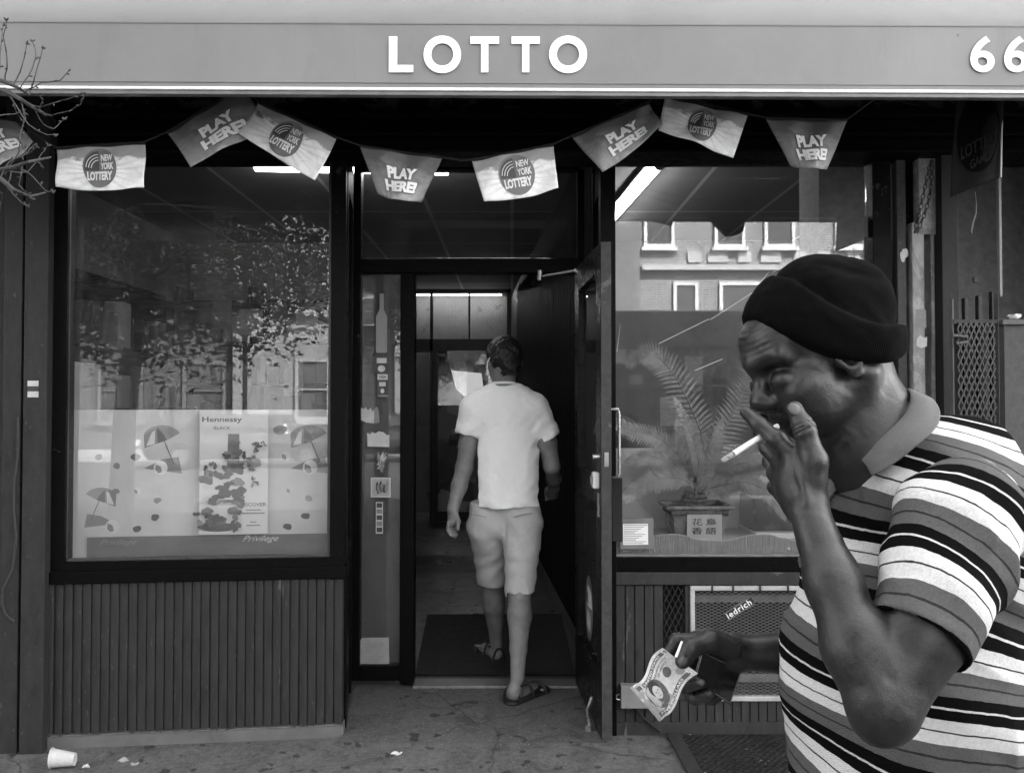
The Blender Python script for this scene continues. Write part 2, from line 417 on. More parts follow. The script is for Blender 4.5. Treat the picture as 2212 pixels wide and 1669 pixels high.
def build_setting():
    MB().box(-30, 30, -1.6, 4.19, -.2, 0).build('sidewalk', CONC)['kind'] = 'structure'
    MB().box8([(-.72, 3.50, -.1), (.40, 3.50, -.1), (.44, 4.19, -.1), (-.79, 4.19, -.1), (-.72, 3.50, .012), (.40, 3.50, .012), (.44, 4.19, .012), (-.79, 4.19, .012)]).build('porch_floor', concrete('porch_concrete', .07, .13))['kind'] = 'structure'
    MB().box(-30, 30, -17, -1.6, -.34, -.14).build('road', mat('asphalt', .04, .07, .8, 3, .4, 90, kind='World'))['kind'] = 'structure'
    MB().box(-30, 30, -60, -17, -.2, 0).build('far_sidewalk', mat('far_concrete', .25, .32, .8, 2, .3, 60, kind='World'))['kind'] = 'structure'
    t = NT('hall_tiles'); co = t.coord('World'); br = t.n('ShaderNodeTexBrick'); br.offset = 0; br.inputs['Scale'].default_value = 1.0
    br.inputs['Brick Width'].default_value = .45; br.inputs['Row Height'].default_value = .45; br.inputs['Mortar Size'].default_value = .008
    for i, v in enumerate((.05, .06, .02)): br.inputs[('Color1', 'Color2', 'Mortar')[i]].default_value = (v, v, v, 1)
    t.l(co, br.inputs['Vector']); t.bsdf(br.outputs[0], t.ramp(t.noise(co, 6), [(.3, .25), (.7, .5)]), 0, .5); _M['hall_tiles'] = t.m
    MB().box(-3.0, 3.2, 4.19, 11.2, -.2, .012).build('shop_floor', t.m)['kind'] = 'structure'
    t = NT('ceiling_tiles'); co = t.coord('World'); br = t.n('ShaderNodeTexBrick'); br.offset = 0; br.inputs['Scale'].default_value = 1.0
    br.inputs['Brick Width'].default_value = .61; br.inputs['Row Height'].default_value = 1.22; br.inputs['Mortar Size'].default_value = .014; br.inputs['Mortar Smooth'].default_value = .1
    for i, v in enumerate((.16, .19, .42)): br.inputs[('Color1', 'Color2', 'Mortar')[i]].default_value = (v, v, v, 1)
    t.l(co, br.inputs['Vector']); t.bsdf(br.outputs[0], .8, 0, .2, t.bump(t.noise(co, 120), .3, .004)); _M['ceiling_tiles'] = t.m
    MB().box(-2.9, 3.1, 4.26, 11.1, 2.85, 2.95).build('shop_ceiling', t.m)['kind'] = 'structure'
    MB().box(-3.2, 3.2, 3.66, 4.26, 2.66, 2.72).build('porch_ceiling', DARKP)['kind'] = 'structure'
def boards(wall, q0, q1, ytop, ybot, n_, mode, mt, name, parent, seg):
    """a wainscot of narrow upright boards with rounded faces and grooves between them, as one sheet"""
    s0, z1 = wall.hit(q0, ytop); s1, z0 = wall.hit(q1, ybot); w_ = (s1-s0)/n_; prof = []
    for i in range(n_):
        a = s0+i*w_; j = random.uniform(-.0015, .0015)
        if mode == 'round':
            prof += [(a, -.008)]+[(a+w_*(.06+.88*k/6), .004*math.sin(math.pi*k/6)**.5+j) for k in range(7)]
        else:
            prof += [(a, -.007), (a+.003, .0+j), (a+w_*.93, .0+j), (a+w_*.95, -.005), (a+w_*.965, -.005), (a+w_*.975, 0)]
    prof += [(s1, -.008)]
    mb = MB(); rows = [z0+(z1-z0)*k/seg for k in range(seg+1)]
    for z in rows: mb.v += [tuple(wall.at(s, z, n)) for s, n in prof]
    k = len(prof); mb.f = [(r*k+i, r*k+i+1, (r+1)*k+i+1, (r+1)*k+i) for r in range(seg) for i in range(k-1)]
    wall.box(mb, s0, s1, z0, z1, -.06, -.012)
    return mb.build(name, mt, parent, smooth=False)
def mesh_lattice(wall, s0, s1, z0, z1, n, cw, ch, r, name, m, parent):
    """expanded metal: two families of slanted strands clipped to the opening"""
    mb = MB(); W_, H_ = s1-s0, z1-z0; k = ch/cw
    def seg(a, b):
        d = (b-a); L = d.length
        if L < .004: return
        d /= L; c = wall.n; u = d.cross(c); 
        mb.box8([a-u*r-c*r*.6, b-u*r-c*r*.6, b+u*r-c*r*.6, a+u*r-c*r*.6, a-u*r+c*r*.6, b-u*r+c*r*.6, b+u*r+c*r*.6, a+u*r+c*r*.6])
    for sg in (1, -1):
        c0 = -int(H_/ch)-2 if sg > 0 else 0
        for i in range(-int(H_/ch)-2, int(W_/cw)+int(H_/ch)+3):
            # line: x = i*cw + sg*y/k
            y0, y1 = 0.0, H_; x0, x1 = i*cw, i*cw+sg*H_/k
            t0, t1 = 0.0, 1.0; dx = x1-x0
            if abs(dx) > 1e-9:
                ta, tb = (0-x0)/dx, (W_-x0)/dx; t0, t1 = max(t0, min(ta, tb)), min(t1, max(ta, tb))
            if t1-t0 < .01: continue
            seg(wall.at(s0+x0+dx*t0, z0+H_*t0, n+sg*r*.4), wall.at(s0+x0+dx*t1, z0+H_*t1, n+sg*r*.4))
    return mb.build(name, m, parent)
def build_shop():
    B = thing('shop_building', 'dark painted corner shop front with recessed doorway and two display windows', 'shop', (0, 3.66, 0))
    bl = lambda mb, name, m=FRAME, bevel=.003, **k: mb.build(name, m, B, bevel=bevel, **k)
    # --- masonry round and above the shop
    mb = MB(); mb.box(-9, 9, 3.70, 4.0, 3.0, 11); mb.box(-9, -3.0, 3.55, 3.9, -.1, 3.0); mb.box(-9, -8.7, 4.0, 12, 0, 11); mb.box(8.7, 9, 4.0, 12, 0, 11); mb.box(-8.7, 8.7, 11.6, 12, 0, 11); mb.box(-8.7, 8.7, 4.0, 11.6, 10.6, 11)
    bl(mb, 'wall', mat('shop_brick', .12, .2, .8, 4, .4, 60), 0)
    # --- fascia: stepped mouldings under the awning
    for k, (y, z0, z1, m_) in enumerate([(3.46, 2.66, 3.2, FASCIA), (3.43, 2.628, 2.66, FRAME), (3.48, 2.575, 2.628, FRAME), (3.455, 2.556, 2.575, FRAME), (3.50, 2.505, 2.556, FRAME), (3.47, 2.49, 2.505, FRAME)]):
        bl(MB().box(-3.1, 2.75, y, 3.70, z0+.001, z1-.001), 'fascia' if k == 0 else 'moulding', m_)
    # --- left bay
    w_ = WL; top = 2.52
    mb = MB(); w_.qbox(mb, 138, 330, 716, 348, -.05, .0); w_.qbox(mb, 88, 330, 138, 1251, -.08, .004); w_.qbox(mb, 716, 330, 744, 1251, -.08, .004); w_.qbox(mb, 138, 1214, 716, 1236, -.06, .002)
    fr_ = mb.build('window_frame', FRAME, B, bevel=.003)
    w_.qbox(MB(), 0, 0, 1, 1, 0, 1)
    mb = MB(); w_.qbox(mb, 84, 1236, 748, 1249, -.08, .016); mb.build('window_sill', FRAME, fr_, bevel=.004)
    s0, z1 = w_.hit(139, 349); s1, z0 = w_.hit(715, 1213)
    mb = MB(); w_.box(mb, s0, s1, z0, z1, -.036, -.030); mb.build('pane', GLASS, fr_)
    mb = MB(); 
    for (a, b_, c, d) in ((138, 348, 143, 1214), (711, 348, 716, 1214), (143, 1206, 711, 1214)): w_.qbox(mb, a, b_, c, d, -.030, -.016)
    mb.build('glazing_bead', mat('bead_grey', .03, .06, .4, 20), fr_, bevel=.001)
    boards(w_, 98, 739, 1251, 1598, 33, 'round', BOARD, 'wainscot', B, 14)
    mb = MB(); s0, _ = w_.hit(95, 1600); s1, _ = w_.hit(742, 1600); w_.box(mb, s0, s1, -.02, .052, -.06, .012); bl(mb, 'plinth', mat('plinth_concrete', .09, .15, .8, 6, .5, 70), .004)
    mb = MB(); w_.box(mb, s0, s1, .053, .057, -.02, .016); bl(mb, 'edge_strip', METAL, 0)
    # left pier with strips
    mb = MB(); w_.qbox(mb, 58, 200, 91, 1669, -.05, .055); bl(mb, 'pier_board', PIER)
    mb = MB(); w_.qbox(mb, 35, 200, 58, 1669, -.09, .0); bl(mb, 'pier_recess', FRAME)
    mb = MB(); w_.qbox(mb, 14, 200, 35, 1669, -.09, .04); bl(mb, 'pier_board', PIER)
    mb = MB(); w_.qbox(mb, -220, 200, 14, 1680, -.09, .0); bl(mb, 'side_wall', BOARD)
    # --- left return of the porch (glass between two thin posts)
    q = Wall((-.7265, 3.66), (-.80, 4.16)); 
    mb = MB(); q.box(mb, 0, .07, 0, 2.52, -.05, .0); q.box(mb, q.L-.03, q.L, 0, 2.6, -.05, .0); q.box(mb, .07, q.L-.03, 0, .74, -.05, -.01); q.box(mb, .07, q.L-.03, .74, .78, -.05, .004); q.box(mb, .07, q.L-.03, 2.40, 2.66, -.05, 0)
    f2 = mb.build('porch_window_frame', FRAME, B, bevel=.003)
    mb = MB(); q.box(mb, .07, q.L-.03, .78, 2.40, -.034, -.028); mb.build('pane', GLASS, f2)
    # --- door wall: jambs, transom light, side light
    w_ = WD; mb = MB()
    w_.qbox(mb, 764, 330, 776, 1470, -.07, 0); w_.qbox(mb, 776, 330, 1256, 366, -.07, 0); w_.qbox(mb, 776, 558, 1256, 589, -.07, .006); w_.qbox(mb, 865, 589, 893, 1476, -.09, .01); w_.qbox(mb, 1247, 366, 1262, 558, -.07, 0); w_.qbox(mb, 1248, 589, 1262, 1476, -.09, -.03); w_.qbox(mb, 776, 1438, 865, 1470, -.07, .008)
    f3 = mb.build('door_frame', FRAME, B, bevel=.003)
    s0, z1 = w_.hit(776, 366); s1, z0 = w_.hit(1247, 558); mb = MB(); w_.box(mb, s0, s1, z0, z1, -.036, -.030); mb.build('transom_pane', GLASS, f3)
    s0, z1 = w_.hit(776, 589); s1, z0 = w_.hit(865, 1438); mb = MB(); w_.box(mb, s0, s1, z0, z1, -.036, -.030); mb.build('side_pane', GLASS, f3)
    mb = MB(); w_.box(mb, s0, s1, z0, z1, -.066, -.058); bl(mb, 'side_light_backing', mat('backing_grey', .04, .075, .6, 5, .2, 60), 0)
    mb = MB(); a, _ = w_.hit(893, 1470); b_, _ = w_.hit(1250, 1470); w_.box(mb, a, b_, 0.0, .018, -.10, .035); w_.box(mb, a, b_, .018, .022, -.012, .03); bl(mb, 'threshold', mat('threshold_metal', .12, .3, .4, 30, .2, 90, metal=.6), .002)
    # --- right corner post of the porch and right return
    mb = MB(); mb.box(.385, .452, 3.60, 3.68, 0, 2.60); mb.box(.41, .45, 3.68, 4.2, .0, .72); mb.box(.41, .45, 3.68, 4.2, 2.42, 2.66); mb.box(.40, .452, 4.10, 4.2, 0, 2.6)
    f4 = mb.build('porch_window_frame', FRAME, B, bevel=.003); MB().box(.43, .436, 3.68, 4.10, .72, 2.42).build('pane', GLASS, f4)
    # --- right bay
    w_ = WR; mb = MB(); w_.qbox(mb, 1322, 325, 1331, 1240, -.06, .0); w_.qbox(mb, 1331, 325, 1884, 340, -.06, .0); w_.qbox(mb, 1884, 325, 1936, 1600, -.07, .02); w_.qbox(mb, 1331, 1203, 1884, 1236, -.06, .004)
    f5 = mb.build('window_frame', FRAME, B, bevel=.003)
    s0, z1 = w_.hit(1331, 341); s1, z0 = w_.hit(1884, 1202); mb = MB(); w_.box(mb, s0, s1, z0, z1, -.036, -.030); mb.build('pane', GLASS, f5)
    mb = MB(); w_.qbox(mb, 1331, 1197, 1884, 1202, -.03, -.004); mb.build('glazing_bead', mat('bead_light', .12, .2, .4, 20), f5, bevel=.001)
    mb = MB(); w_.qbox(mb, 1322, 1236, 1884, 1263, -.06, .012); mb.build('window_sill', BOARD2, f5, bevel=.003)
    boards(w_, 1330, 1434, 1264, 1560, 5, 'flat', BOARD2, 'wainscot', B, 10); boards(w_, 1430, 1886, 1512, 1560, 24, 'flat', BOARD2, 'wainscot', B, 2)
    mb = MB(); w_.qbox(mb, 1322, 1560, 1890, 1590, -.06, .01); bl(mb, 'plinth', BOARD2)
    mb = MB(); w_.qbox(mb, 1480, 1264, 1490, 1512, -.05, .002); w_.qbox(mb, 1434, 1410, 1480, 1512, -.05, .0); bl(mb, 'vent_frame', BOARD2); mb = MB(); w_.qbox(mb, 1790, 1264, 1884, 1512, -.05, 0); bl(mb, 'vent_panel', BOARD2)
    s0, z1 = w_.hit(1434, 1264); s1, z0 = w_.hit(1480, 1410); mesh_lattice(w_, s0, s1, z0, z1, -.012, .026, .052, .0016, 'diamond_vent', BOARD2, B)
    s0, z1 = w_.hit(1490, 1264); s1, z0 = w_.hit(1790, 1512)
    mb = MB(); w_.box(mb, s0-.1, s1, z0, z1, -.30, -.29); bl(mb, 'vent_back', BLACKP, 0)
    mb = MB(); t_ = .020
    w_.box(mb, s0, s1, z1-t_, z1, -.02, .012); w_.box(mb, s0, s1, z0, z0+t_, -.02, .012); w_.box(mb, s0, s0+t_, z0+t_, z1-t_, -.02, .012); w_.box(mb, s1-t_, s1, z0+t_, z1-t_, -.02, .012)
    gf = mb.build('grille_frame', mat('chipped_white', .30, .5, .6, 12, .4, 60), B, bevel=.003)
    for q_ in (1537, 1582, 1640, 1700, 1755): mb = MB(); s_, _ = w_.hit(q_, 1270); w_.box(mb, s_-.004, s_+.004, z1-t_-.001, z1+.002, .012, .016); mb.build('wire_tie', INK, gf)
    mesh_lattice(w_, s0+t_, s1-t_, z0+t_, z1-t_, -.002, .030, .0135, .0011, 'expanded_mesh', mat('mesh_grey', .10, .16, .5, 20), gf)
    mb = MB()
    for y in (1302, 1395, 1478): a, z = w_.hit(1500, y); w_.box(mb, s0+.03, s1-.02, z-.016, z+.016, -.10, -.08)
    mb.build('cooler_bar', mat('cooler_grey', .15, .25, .5, 20), gf, bevel=.003)
    # --- pier to the right of the window
    mb = MB(); w_.qbox(mb, 1936, 300, 1969, 1669, -.05, .03); bl(mb, 'pier_board', paint_peel('pier_dark', .05, .2, 2, .6))
    LB = paint_peel('pier_light', .24, .42, 2.6, .56, .65, (1, 1, .4))
    mb = MB(); w_.qbox(mb, 1970, 480, 2008, 1669, -.05, .05); w_.qbox(mb, 2009, 330, 2031, 1669, -.05, .042); bl(mb, 'pier_board', LB)
    mb = MB(); w_.qbox(mb, 1984, 335, 2026, 506, -.05, .052); bl(mb, 'patched_board', paint_peel('patched', .25, .42, 14, .52, .7))
    mb = MB(); w_.qbox(mb, 2031, 200, 2083, 1669, -.05, .10); bl(mb, 'corner_post', paint_peel('post_dark', .02, .09, 2, .6))
    mb = MB(); w_.qbox(mb, 1936, 300, 2031, 480, -.3, .0); bl(mb, 'pier_recess', FRAME)
    # --- inside: walls of the room and hall, dark panelled wall of the hall
    mb = MB(); pass
    for b_ in ((-3.0, -2.85, 3.7, 8.0), (-2.849, -1.42, 7.3, 7.4), (-1.5, .2, 10.9, 11.05), (.45, 2.899, 7.2, 7.3), (2.9, 3.05, 3.7, 7.3)): bl(MB().box(*b_, 0, 2.85), 'inner_wall', mat('inner_plaster', .10, .15, .8, 3, .2, 50), 0)
    hw = Wall((.46, 4.24), (.02, 11.0)); mb = MB(); s = 0.0; i = 0
    while s < hw.L:
        d_ = .0 if i % 2 else .022; hw.box(mb, s, s+.145, .10, 2.85, -.04, d_); s += .15; i += 1
    bl(mb, 'hall_panelling', mat('gloss_black', .004, .010, .62, 6, .03, 25, spec=.04, rvar=.05), .004)
    mb = MB(); hw.box(mb, 0, hw.L, 0, .10, -.04, .035); bl(mb, 'skirting', mat('skirting_grey', .06, .10, .4, 6))
    return B
def build_door(B):
    g = WG; z0, z1 = .035, 2.11; L = g.L; th = -.045
    mb = MB()
    for (a, b_, c, d) in ((0, .10, z0, z1), (L-.115, L, z0, z1), (.10, L-.115, z1-.12, z1), (.10, L-.115, 1.00, 1.12), (.10, L-.115, z0, z0+.26)): g.box(mb, a, b_, c, d, th, 0)
    dr = mb.build('door', paint_peel('door_black', .006, .05, 3, .67, .30), B, bevel=.003)
    mb = MB(); g.box(mb, L, L+.004, z0, z1, th+.001, -.001); mb.build('door_edge', paint_peel('door_edge', .045, .12, 3, .62, .5), dr, bevel=.001)
    for (c, d) in ((1.12, z1-.12), (z0+.26, 1.00)):
        mb = MB(); g.box(mb, .10, L-.115, c, d, -.026, -.020); mb.build('glass_panel', glass('door_glass', .10, .03), dr)
    mb = MB(); g.box(mb, .10, L-.115, z0+.26, 1.00, -.036, -.030); g.box(mb, .10, L-.115, 1.12, z1-.12, -.044, -.038); mb.build('backing_panel', BLACKP, dr)
    mb = MB(); zc = g.hit(1290, 1040, .02)[1]; g.box(mb, L-.075, L-.028, zc-.035, zc+.035, 0, .028); mb.build('latch_box', mat('latch_white', .55, .65, .35), dr, bevel=.006)
    mb = MB(); g.box(mb, L-.066, L-.044, zc-.018, zc+.018, .028, .036); mb.build('latch_knob', METAL, dr, bevel=.005)
    mb = MB(); g.box(mb, L-.070, L-.035, zc-.155, zc-.055, 0, .004); mb.build('strike_plate', mat('plate', .2, .35, .4, 30, metal=.5), dr, bevel=.001)
    mb = MB(); g.box(mb, L+.004, L+.007, zc+.06, zc+.12, th+.014, th+.032); mb.build('lock_face', METAL, dr, bevel=.001)
    mb = MB(); mb.tube([g.at(L-.03, zc+.10, 0), g.at(L-.03, zc+.10, .03)], .012, 14); mb.build('thumb_turn', METAL, dr, smooth=True)
    # outer side: pull bar and black guard plate
    mb = MB(); s_ = L-.035; zt, zb = g.hit(1332, 885)[1], g.hit(1332, 1050)[1]
    mb.tube([g.at(s_, zt, th), g.at(s_, zt, th-.035), g.at(s_, zt-.02, th-.04), g.at(s_, zb+.02, th-.04), g.at(s_, zb, th-.035), g.at(s_, zb, th)], .006, 10); mb.build('pull_bar', mat('bar_metal', .2, .4, .3, 30, metal=.8), dr, smooth=True)
    mb = MB(); g.box(mb, L-.06, L+.005, g.hit(1332, 1200)[1], g.hit(1332, 1047)[1], th-.045, th-.001); mb.build('guard_plate', BLACKP, dr, bevel=.003)
    # door closer: arm from the frame to the door head
    mb = MB(); a, b_ = P(1166, 597, 4.15), P(1244, 584, 4.10); mb.tube([a, b_], .007, 8); mb.tube([a+Vector((0, 0, .03)), a-Vector((0, 0, .02))], .014, 10); mb.tube([b_, P(1252, 590, 4.0)], .012, 10)
    mb.build('closer_arm', METAL, dr, smooth=True)
    mb = MB(); mb.tube([g.at(L-.16, .03, .02), g.at(L-.17, .10, .03), g.at(L-.16, .16, .01)], .009, 8); mb.tube([g.at(L-.165, .0, .028), g.at(L-.165, .04, .028)], .016, 10); mb.build('kick_stop', METAL, dr, smooth=True)
    return dr
def build_awning():
    D = 2.72; zt, zb = P(1106, 47, D).z, P(1106, 191, D).z
    A = thing('awning', 'grey shop awning with LOTTO lettering and number 66 on its front', 'awning', (0, D, zb))
    t = NT('awning_cloth'); co = t.coord('Object'); n = t.noise(co, 1.2, 8, .7, .5); n2 = t.noise(co, 500, 3, .6); st = t.ramp(t.noise(t.coord('Object', (1, 1, .15)), 7, 6, .8), [(.55, 0), (.8, 1)])
    sp = t.ramp(t.noise(co, 26, 3, .5), [(.74, 0), (.76, 1)])
    col = t.ramp(n, [(.3, .15), (.7, .20)]); col = t.mix(t.math('MULTIPLY', st, .28), col, .08); col = t.mix(t.math('MULTIPLY', sp, .6), col, .07)
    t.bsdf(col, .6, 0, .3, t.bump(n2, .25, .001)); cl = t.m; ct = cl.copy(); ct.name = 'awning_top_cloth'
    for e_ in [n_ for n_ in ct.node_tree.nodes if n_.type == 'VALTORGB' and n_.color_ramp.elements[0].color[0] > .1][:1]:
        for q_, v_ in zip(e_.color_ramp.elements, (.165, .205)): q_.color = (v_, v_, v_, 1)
    x0, x1 = -2.45, 3.2; tilt = lambda x: -.0045*(x+1.5)
    N = 60
    def sheet(name, pts, m, thick=.0025, wav=.004, sm=True):
        mb = MB(); k = len(pts)
        for i in range(N+1):
            x = x0+(x1-x0)*i/N
            for j, (y, z) in enumerate(pts): mb.v.append((x, y+wav*math.sin(x*3.1+j)*(0 if j in (0, k-1) else 1), z+tilt(x)))
        mb.f = [(i*k+j, (i+1)*k+j, (i+1)*k+j+1, i*k+j+1) for i in range(N) for j in range(k-1)]
        o = mb.build(name, m, A, smooth=sm, ang=25); s_ = o.modifiers.new('thick', 'SOLIDIFY'); s_.thickness = thick; return o
    sheet('valance', [(D, zb+.004), (D, (zb+zt)/2), (D, zt)], cl, wav=.0, sm=False)
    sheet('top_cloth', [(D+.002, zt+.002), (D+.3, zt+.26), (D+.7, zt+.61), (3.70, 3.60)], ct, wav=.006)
    mb = MB(); N_ = 2
    def bar(y0, y1, z0, z1, m, name, bev=.002):
        q = MB(); q.box8([(x0, y0, z0+tilt(x0)), (x1, y0, z0+tilt(x1)), (x1, y1, z0+tilt(x1)), (x0, y1, z0+tilt(x0)), (x0, y0, z1+tilt(x0)), (x1, y0, z1+tilt(x1)), (x1, y1, z1+tilt(x1)), (x0, y1, z1+tilt(x0))]); return q.build(name, m, A, bevel=bev)
    bar(D-.011, D-.001, zb-.006, zb+.005, mat('bar_white', .7, .85, .3, 10, .05), 'bottom_bar', .004)
    bar(D-.006, D+.02, zb-.020, zb-.007, mat('bar_grey', .10, .16, .4, 10), 'bottom_channel')
    bar(D-.003, D-.0005, zb+.022, zb+.0245, mat('seam_grey', .15, .2, .7, 10), 'hem_seam', 0)
    bar(D-.0022, D-.0005, zt-.004, zt-.001, mat('seam_grey', .15, .2), 'top_seam', 0)
    for x in (x0+.01, -1.0, .6, 2.0, x1-.01):
        mb = MB(); mb.tube([(x, D+.02, zb), (x, D+.03, zt-.03), (x, 3.65, zt+.10)], .012, 8); mb.build('awning_rafter', DARKP, A, smooth=True)
    for s_, x in ((-1, x0), (1, x1)):
        q = MB(); q.prism([(D, zb), (3.66, zt+.02), (3.66, 3.56), (D, zt)], (x, 0, 0), (0, 1, 0), (0, 0, 1), (s_, 0, 0), .003); q.build('end_panel', cl, A)
    LW = mat('vinyl_white', .72, .9, .5, 40, .1, 200, contrast=(.35, .6))
    def letter(ch, qx0, qx1, qy0, qy1, bold, par, nm='letter'):
        a, b_ = P(qx0, qy1, D-.004), P(qx1, qy0, D-.004); cx, cz = (a.x+b_.x)/2, (a.z+b_.z)/2
        put_text(ch, nm, LW, par, lambda x, y, o: Vector((cx+x, D-.0045-o, cz+y)), b_.x-a.x, b_.z-a.z, bold, 1, .002, res=10)
    for ch, a, b_ in (('L', 840, 893), ('O', 915, 996), ('T', 1016, 1078), ('T', 1105, 1166), ('O', 1186, 1268)): letter(ch, a, b_, 80 if ch != 'O' else 78, 157 if ch != 'O' else 159, .032, A)
    for a, b_ in ((2096, 2147), (2169, 2220)): letter('6', a, b_, 79, 157, .018, A, 'numeral')
    return A
def build_flags():
    D = 3.04
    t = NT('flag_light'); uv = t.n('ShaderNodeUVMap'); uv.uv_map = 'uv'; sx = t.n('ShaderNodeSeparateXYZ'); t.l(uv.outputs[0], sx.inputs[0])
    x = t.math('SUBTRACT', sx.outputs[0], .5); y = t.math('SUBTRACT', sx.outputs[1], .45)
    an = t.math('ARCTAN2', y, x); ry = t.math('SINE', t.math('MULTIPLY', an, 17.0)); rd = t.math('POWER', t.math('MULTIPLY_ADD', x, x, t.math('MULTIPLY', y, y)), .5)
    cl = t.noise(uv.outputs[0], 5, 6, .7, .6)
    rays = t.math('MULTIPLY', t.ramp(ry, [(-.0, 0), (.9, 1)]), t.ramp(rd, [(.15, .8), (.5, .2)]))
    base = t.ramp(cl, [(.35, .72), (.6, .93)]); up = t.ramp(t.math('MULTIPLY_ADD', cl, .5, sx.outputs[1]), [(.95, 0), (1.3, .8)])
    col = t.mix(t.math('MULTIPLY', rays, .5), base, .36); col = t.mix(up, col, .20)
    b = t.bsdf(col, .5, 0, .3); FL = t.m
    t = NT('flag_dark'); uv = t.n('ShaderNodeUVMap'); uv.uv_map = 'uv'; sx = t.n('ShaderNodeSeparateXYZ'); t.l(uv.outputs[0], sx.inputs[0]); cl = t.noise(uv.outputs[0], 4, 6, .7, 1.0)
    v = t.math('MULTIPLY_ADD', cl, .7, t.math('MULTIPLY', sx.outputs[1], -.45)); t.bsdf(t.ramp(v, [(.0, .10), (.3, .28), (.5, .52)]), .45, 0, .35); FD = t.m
    flags = [('d', (-112, 250), (34, 262), (70, 306), (-30, 385), 0, 'half seen lottery flag at the far left end of the bunting behind twigs'),
             ('l', (122, 322), (312, 310), (310, 404), (118, 402), .5, 'leftmost whole lottery logo flag hanging level near the tree twigs'),
             ('d', (362, 288), (524, 188), (578, 268), (413, 362), 0, 'PLAY HERE flag steeply tilted under the L side, left of the doorway'),
             ('l', (558, 222), (727, 299), (680, 389), (514, 288), 0, 'tilted lottery logo flag hanging before the lit ceiling tube'),
             ('d', (777, 316), (956, 342), (908, 432), (812, 412), .8, 'curled PLAY HERE flag above the left door jamb'),
             ('l', (1019, 347), (1196, 314), (1206, 406), (1046, 436), .3, 'lottery logo flag hanging above the open doorway'),
             ('d', (1236, 296), (1403, 222), (1431, 268), (1302, 372), .4, 'PLAY HERE flag tilted up to the right over the door post'),
             ('l', (1437, 210), (1615, 249), (1587, 338), (1424, 278), -.2, 'lottery logo flag above the right display window'),
             ('d', (1653, 257), (1830, 260), (1797, 358), (1718, 350), .9, 'rightmost PLAY HERE flag, curled, above the capped man')]
    for kind, tl, tr, br, bl_, curl, lab in flags:
        TL, TR, BR, BL = [P(a, b, D) for a, b in (tl, tr, br, bl_)]
        def fn(u, v, o=0.0, TL=TL, TR=TR, BR=BR, BL=BL, curl=curl):
            p = (TL*(1-u)+TR*u)*(1-v)+(BL*(1-u)+BR*u)*v
            ax = (TR-TL); 
            bow = math.sin(math.pi*u)*v; p = p+Vector((0, 0, -1))*(.018*bow*abs(curl)+.004*bow)
            dy = .05*curl*v*(u-.5)**2*4*(1 if curl > 0 else -1)+.012*math.sin(u*6+v*3+curl*5)*(.3+v)+.006*math.sin(u*13+v*5)
            return p+Vector((0, dy-o, 0))
        f = thing('pennant', lab, 'flag', tuple(TL), 'printed flags of the bunting')
        NU, NV = 28, 16; mb = MB(); mb.v = [tuple(fn(i/NU, j/NV)) for i in range(NU+1) for j in range(NV+1)]
        mb.f = [(i*(NV+1)+j, i*(NV+1)+j+1, (i+1)*(NV+1)+j+1, (i+1)*(NV+1)+j) for i in range(NU) for j in range(NV)]
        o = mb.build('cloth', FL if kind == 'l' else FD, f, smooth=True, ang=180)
        u_ = o.data.uv_layers.new(name='uv')
        for lp in o.data.loops:
            i, j = divmod(lp.vertex_index, NV+1); u_.data[lp.index].uv = (i/NU, 1-j/NV)
        s_ = o.modifiers.new('thick', 'SOLIDIFY'); s_.thickness = .0012; s_.offset = 1 if kind else 0; s_.offset = 0
        tp = MB(); tp.tube([fn(i/12, 0) for i in range(13)], .0035, 6); tp.build('hem_tape', DARKP, f)
        q = lambda x, y, o: fn(.5+x, .5-y, .0022+o)
        if kind == 'l':
            asp = (TR-TL).length/(BL-TL).length; ru, rv = .25/1.0, .25*asp
            k = min(1, .44/rv); ru *= k; rv *= k
            def poly(pts, m, name, o_):
                cx_, cy_ = sum(p[0] for p in pts)/len(pts), sum(p[1] for p in pts)/len(pts); mb = MB(); n_ = len(pts)
                for k_ in range(7): mb.v += [tuple(q((cx_+(x_-cx_)*k_/6)*ru, (cy_+(y_-cy_)*k_/6)*rv, o_+.0012)) for x_, y_ in pts]
                mb.f = [(k_*n_+i, k_*n_+(i+1) % n_, (k_+1)*n_+(i+1) % n_, (k_+1)*n_+i) for k_ in range(6) for i in range(n_)]; return mb.build(name, m, f)
            circ = [(math.cos(2*math.pi*i/40), math.sin(2*math.pi*i/40)) for i in range(40)]
            poly(circ, mat('logo_grey', .13, .19, .5, 12), 'logo_disc', .0006)
            qd = [(-.06, -.12)]+[(.86*math.cos(R(a))-.06, .86*math.sin(R(a))) for a in range(92, 181, 8)]+[(-.9, -.12)]
            poly(qd, mat('logo_dark', .05, .07, .5, 12), 'logo_picture', .0010)
            for rr in (.76, .62, .48):
                mb = MB(); ar = [q((-.06+rr*math.cos(R(a)))*ru, (rr*math.sin(R(a))-.06)*rv, .0035) for a in range(95, 178, 7)]; mb.tube(ar, .0013, 5); mb.build('logo_arc', PAPER, f)
            put_text('NEW', 'lettering', PAPER, f, lambda x, y, o: q(x*ru, y*rv, .0045+o), .70, .34, .03, .95, .0004, .40, .52)
            put_text('YORK', 'lettering', PAPER, f, lambda x, y, o: q(x*ru, y*rv, .0045+o), .80, .36, .03, .95, .0004, .44, .10)
            put_text('LOTTERY', 'lettering', PAPER, f, lambda x, y, o: q(x*ru, y*rv, .0045+o), 1.55, .46, .04, .95, .0004, 0, -.40)
        else:
            sh = mat('print_shadow', .07, .10, .5, 12)
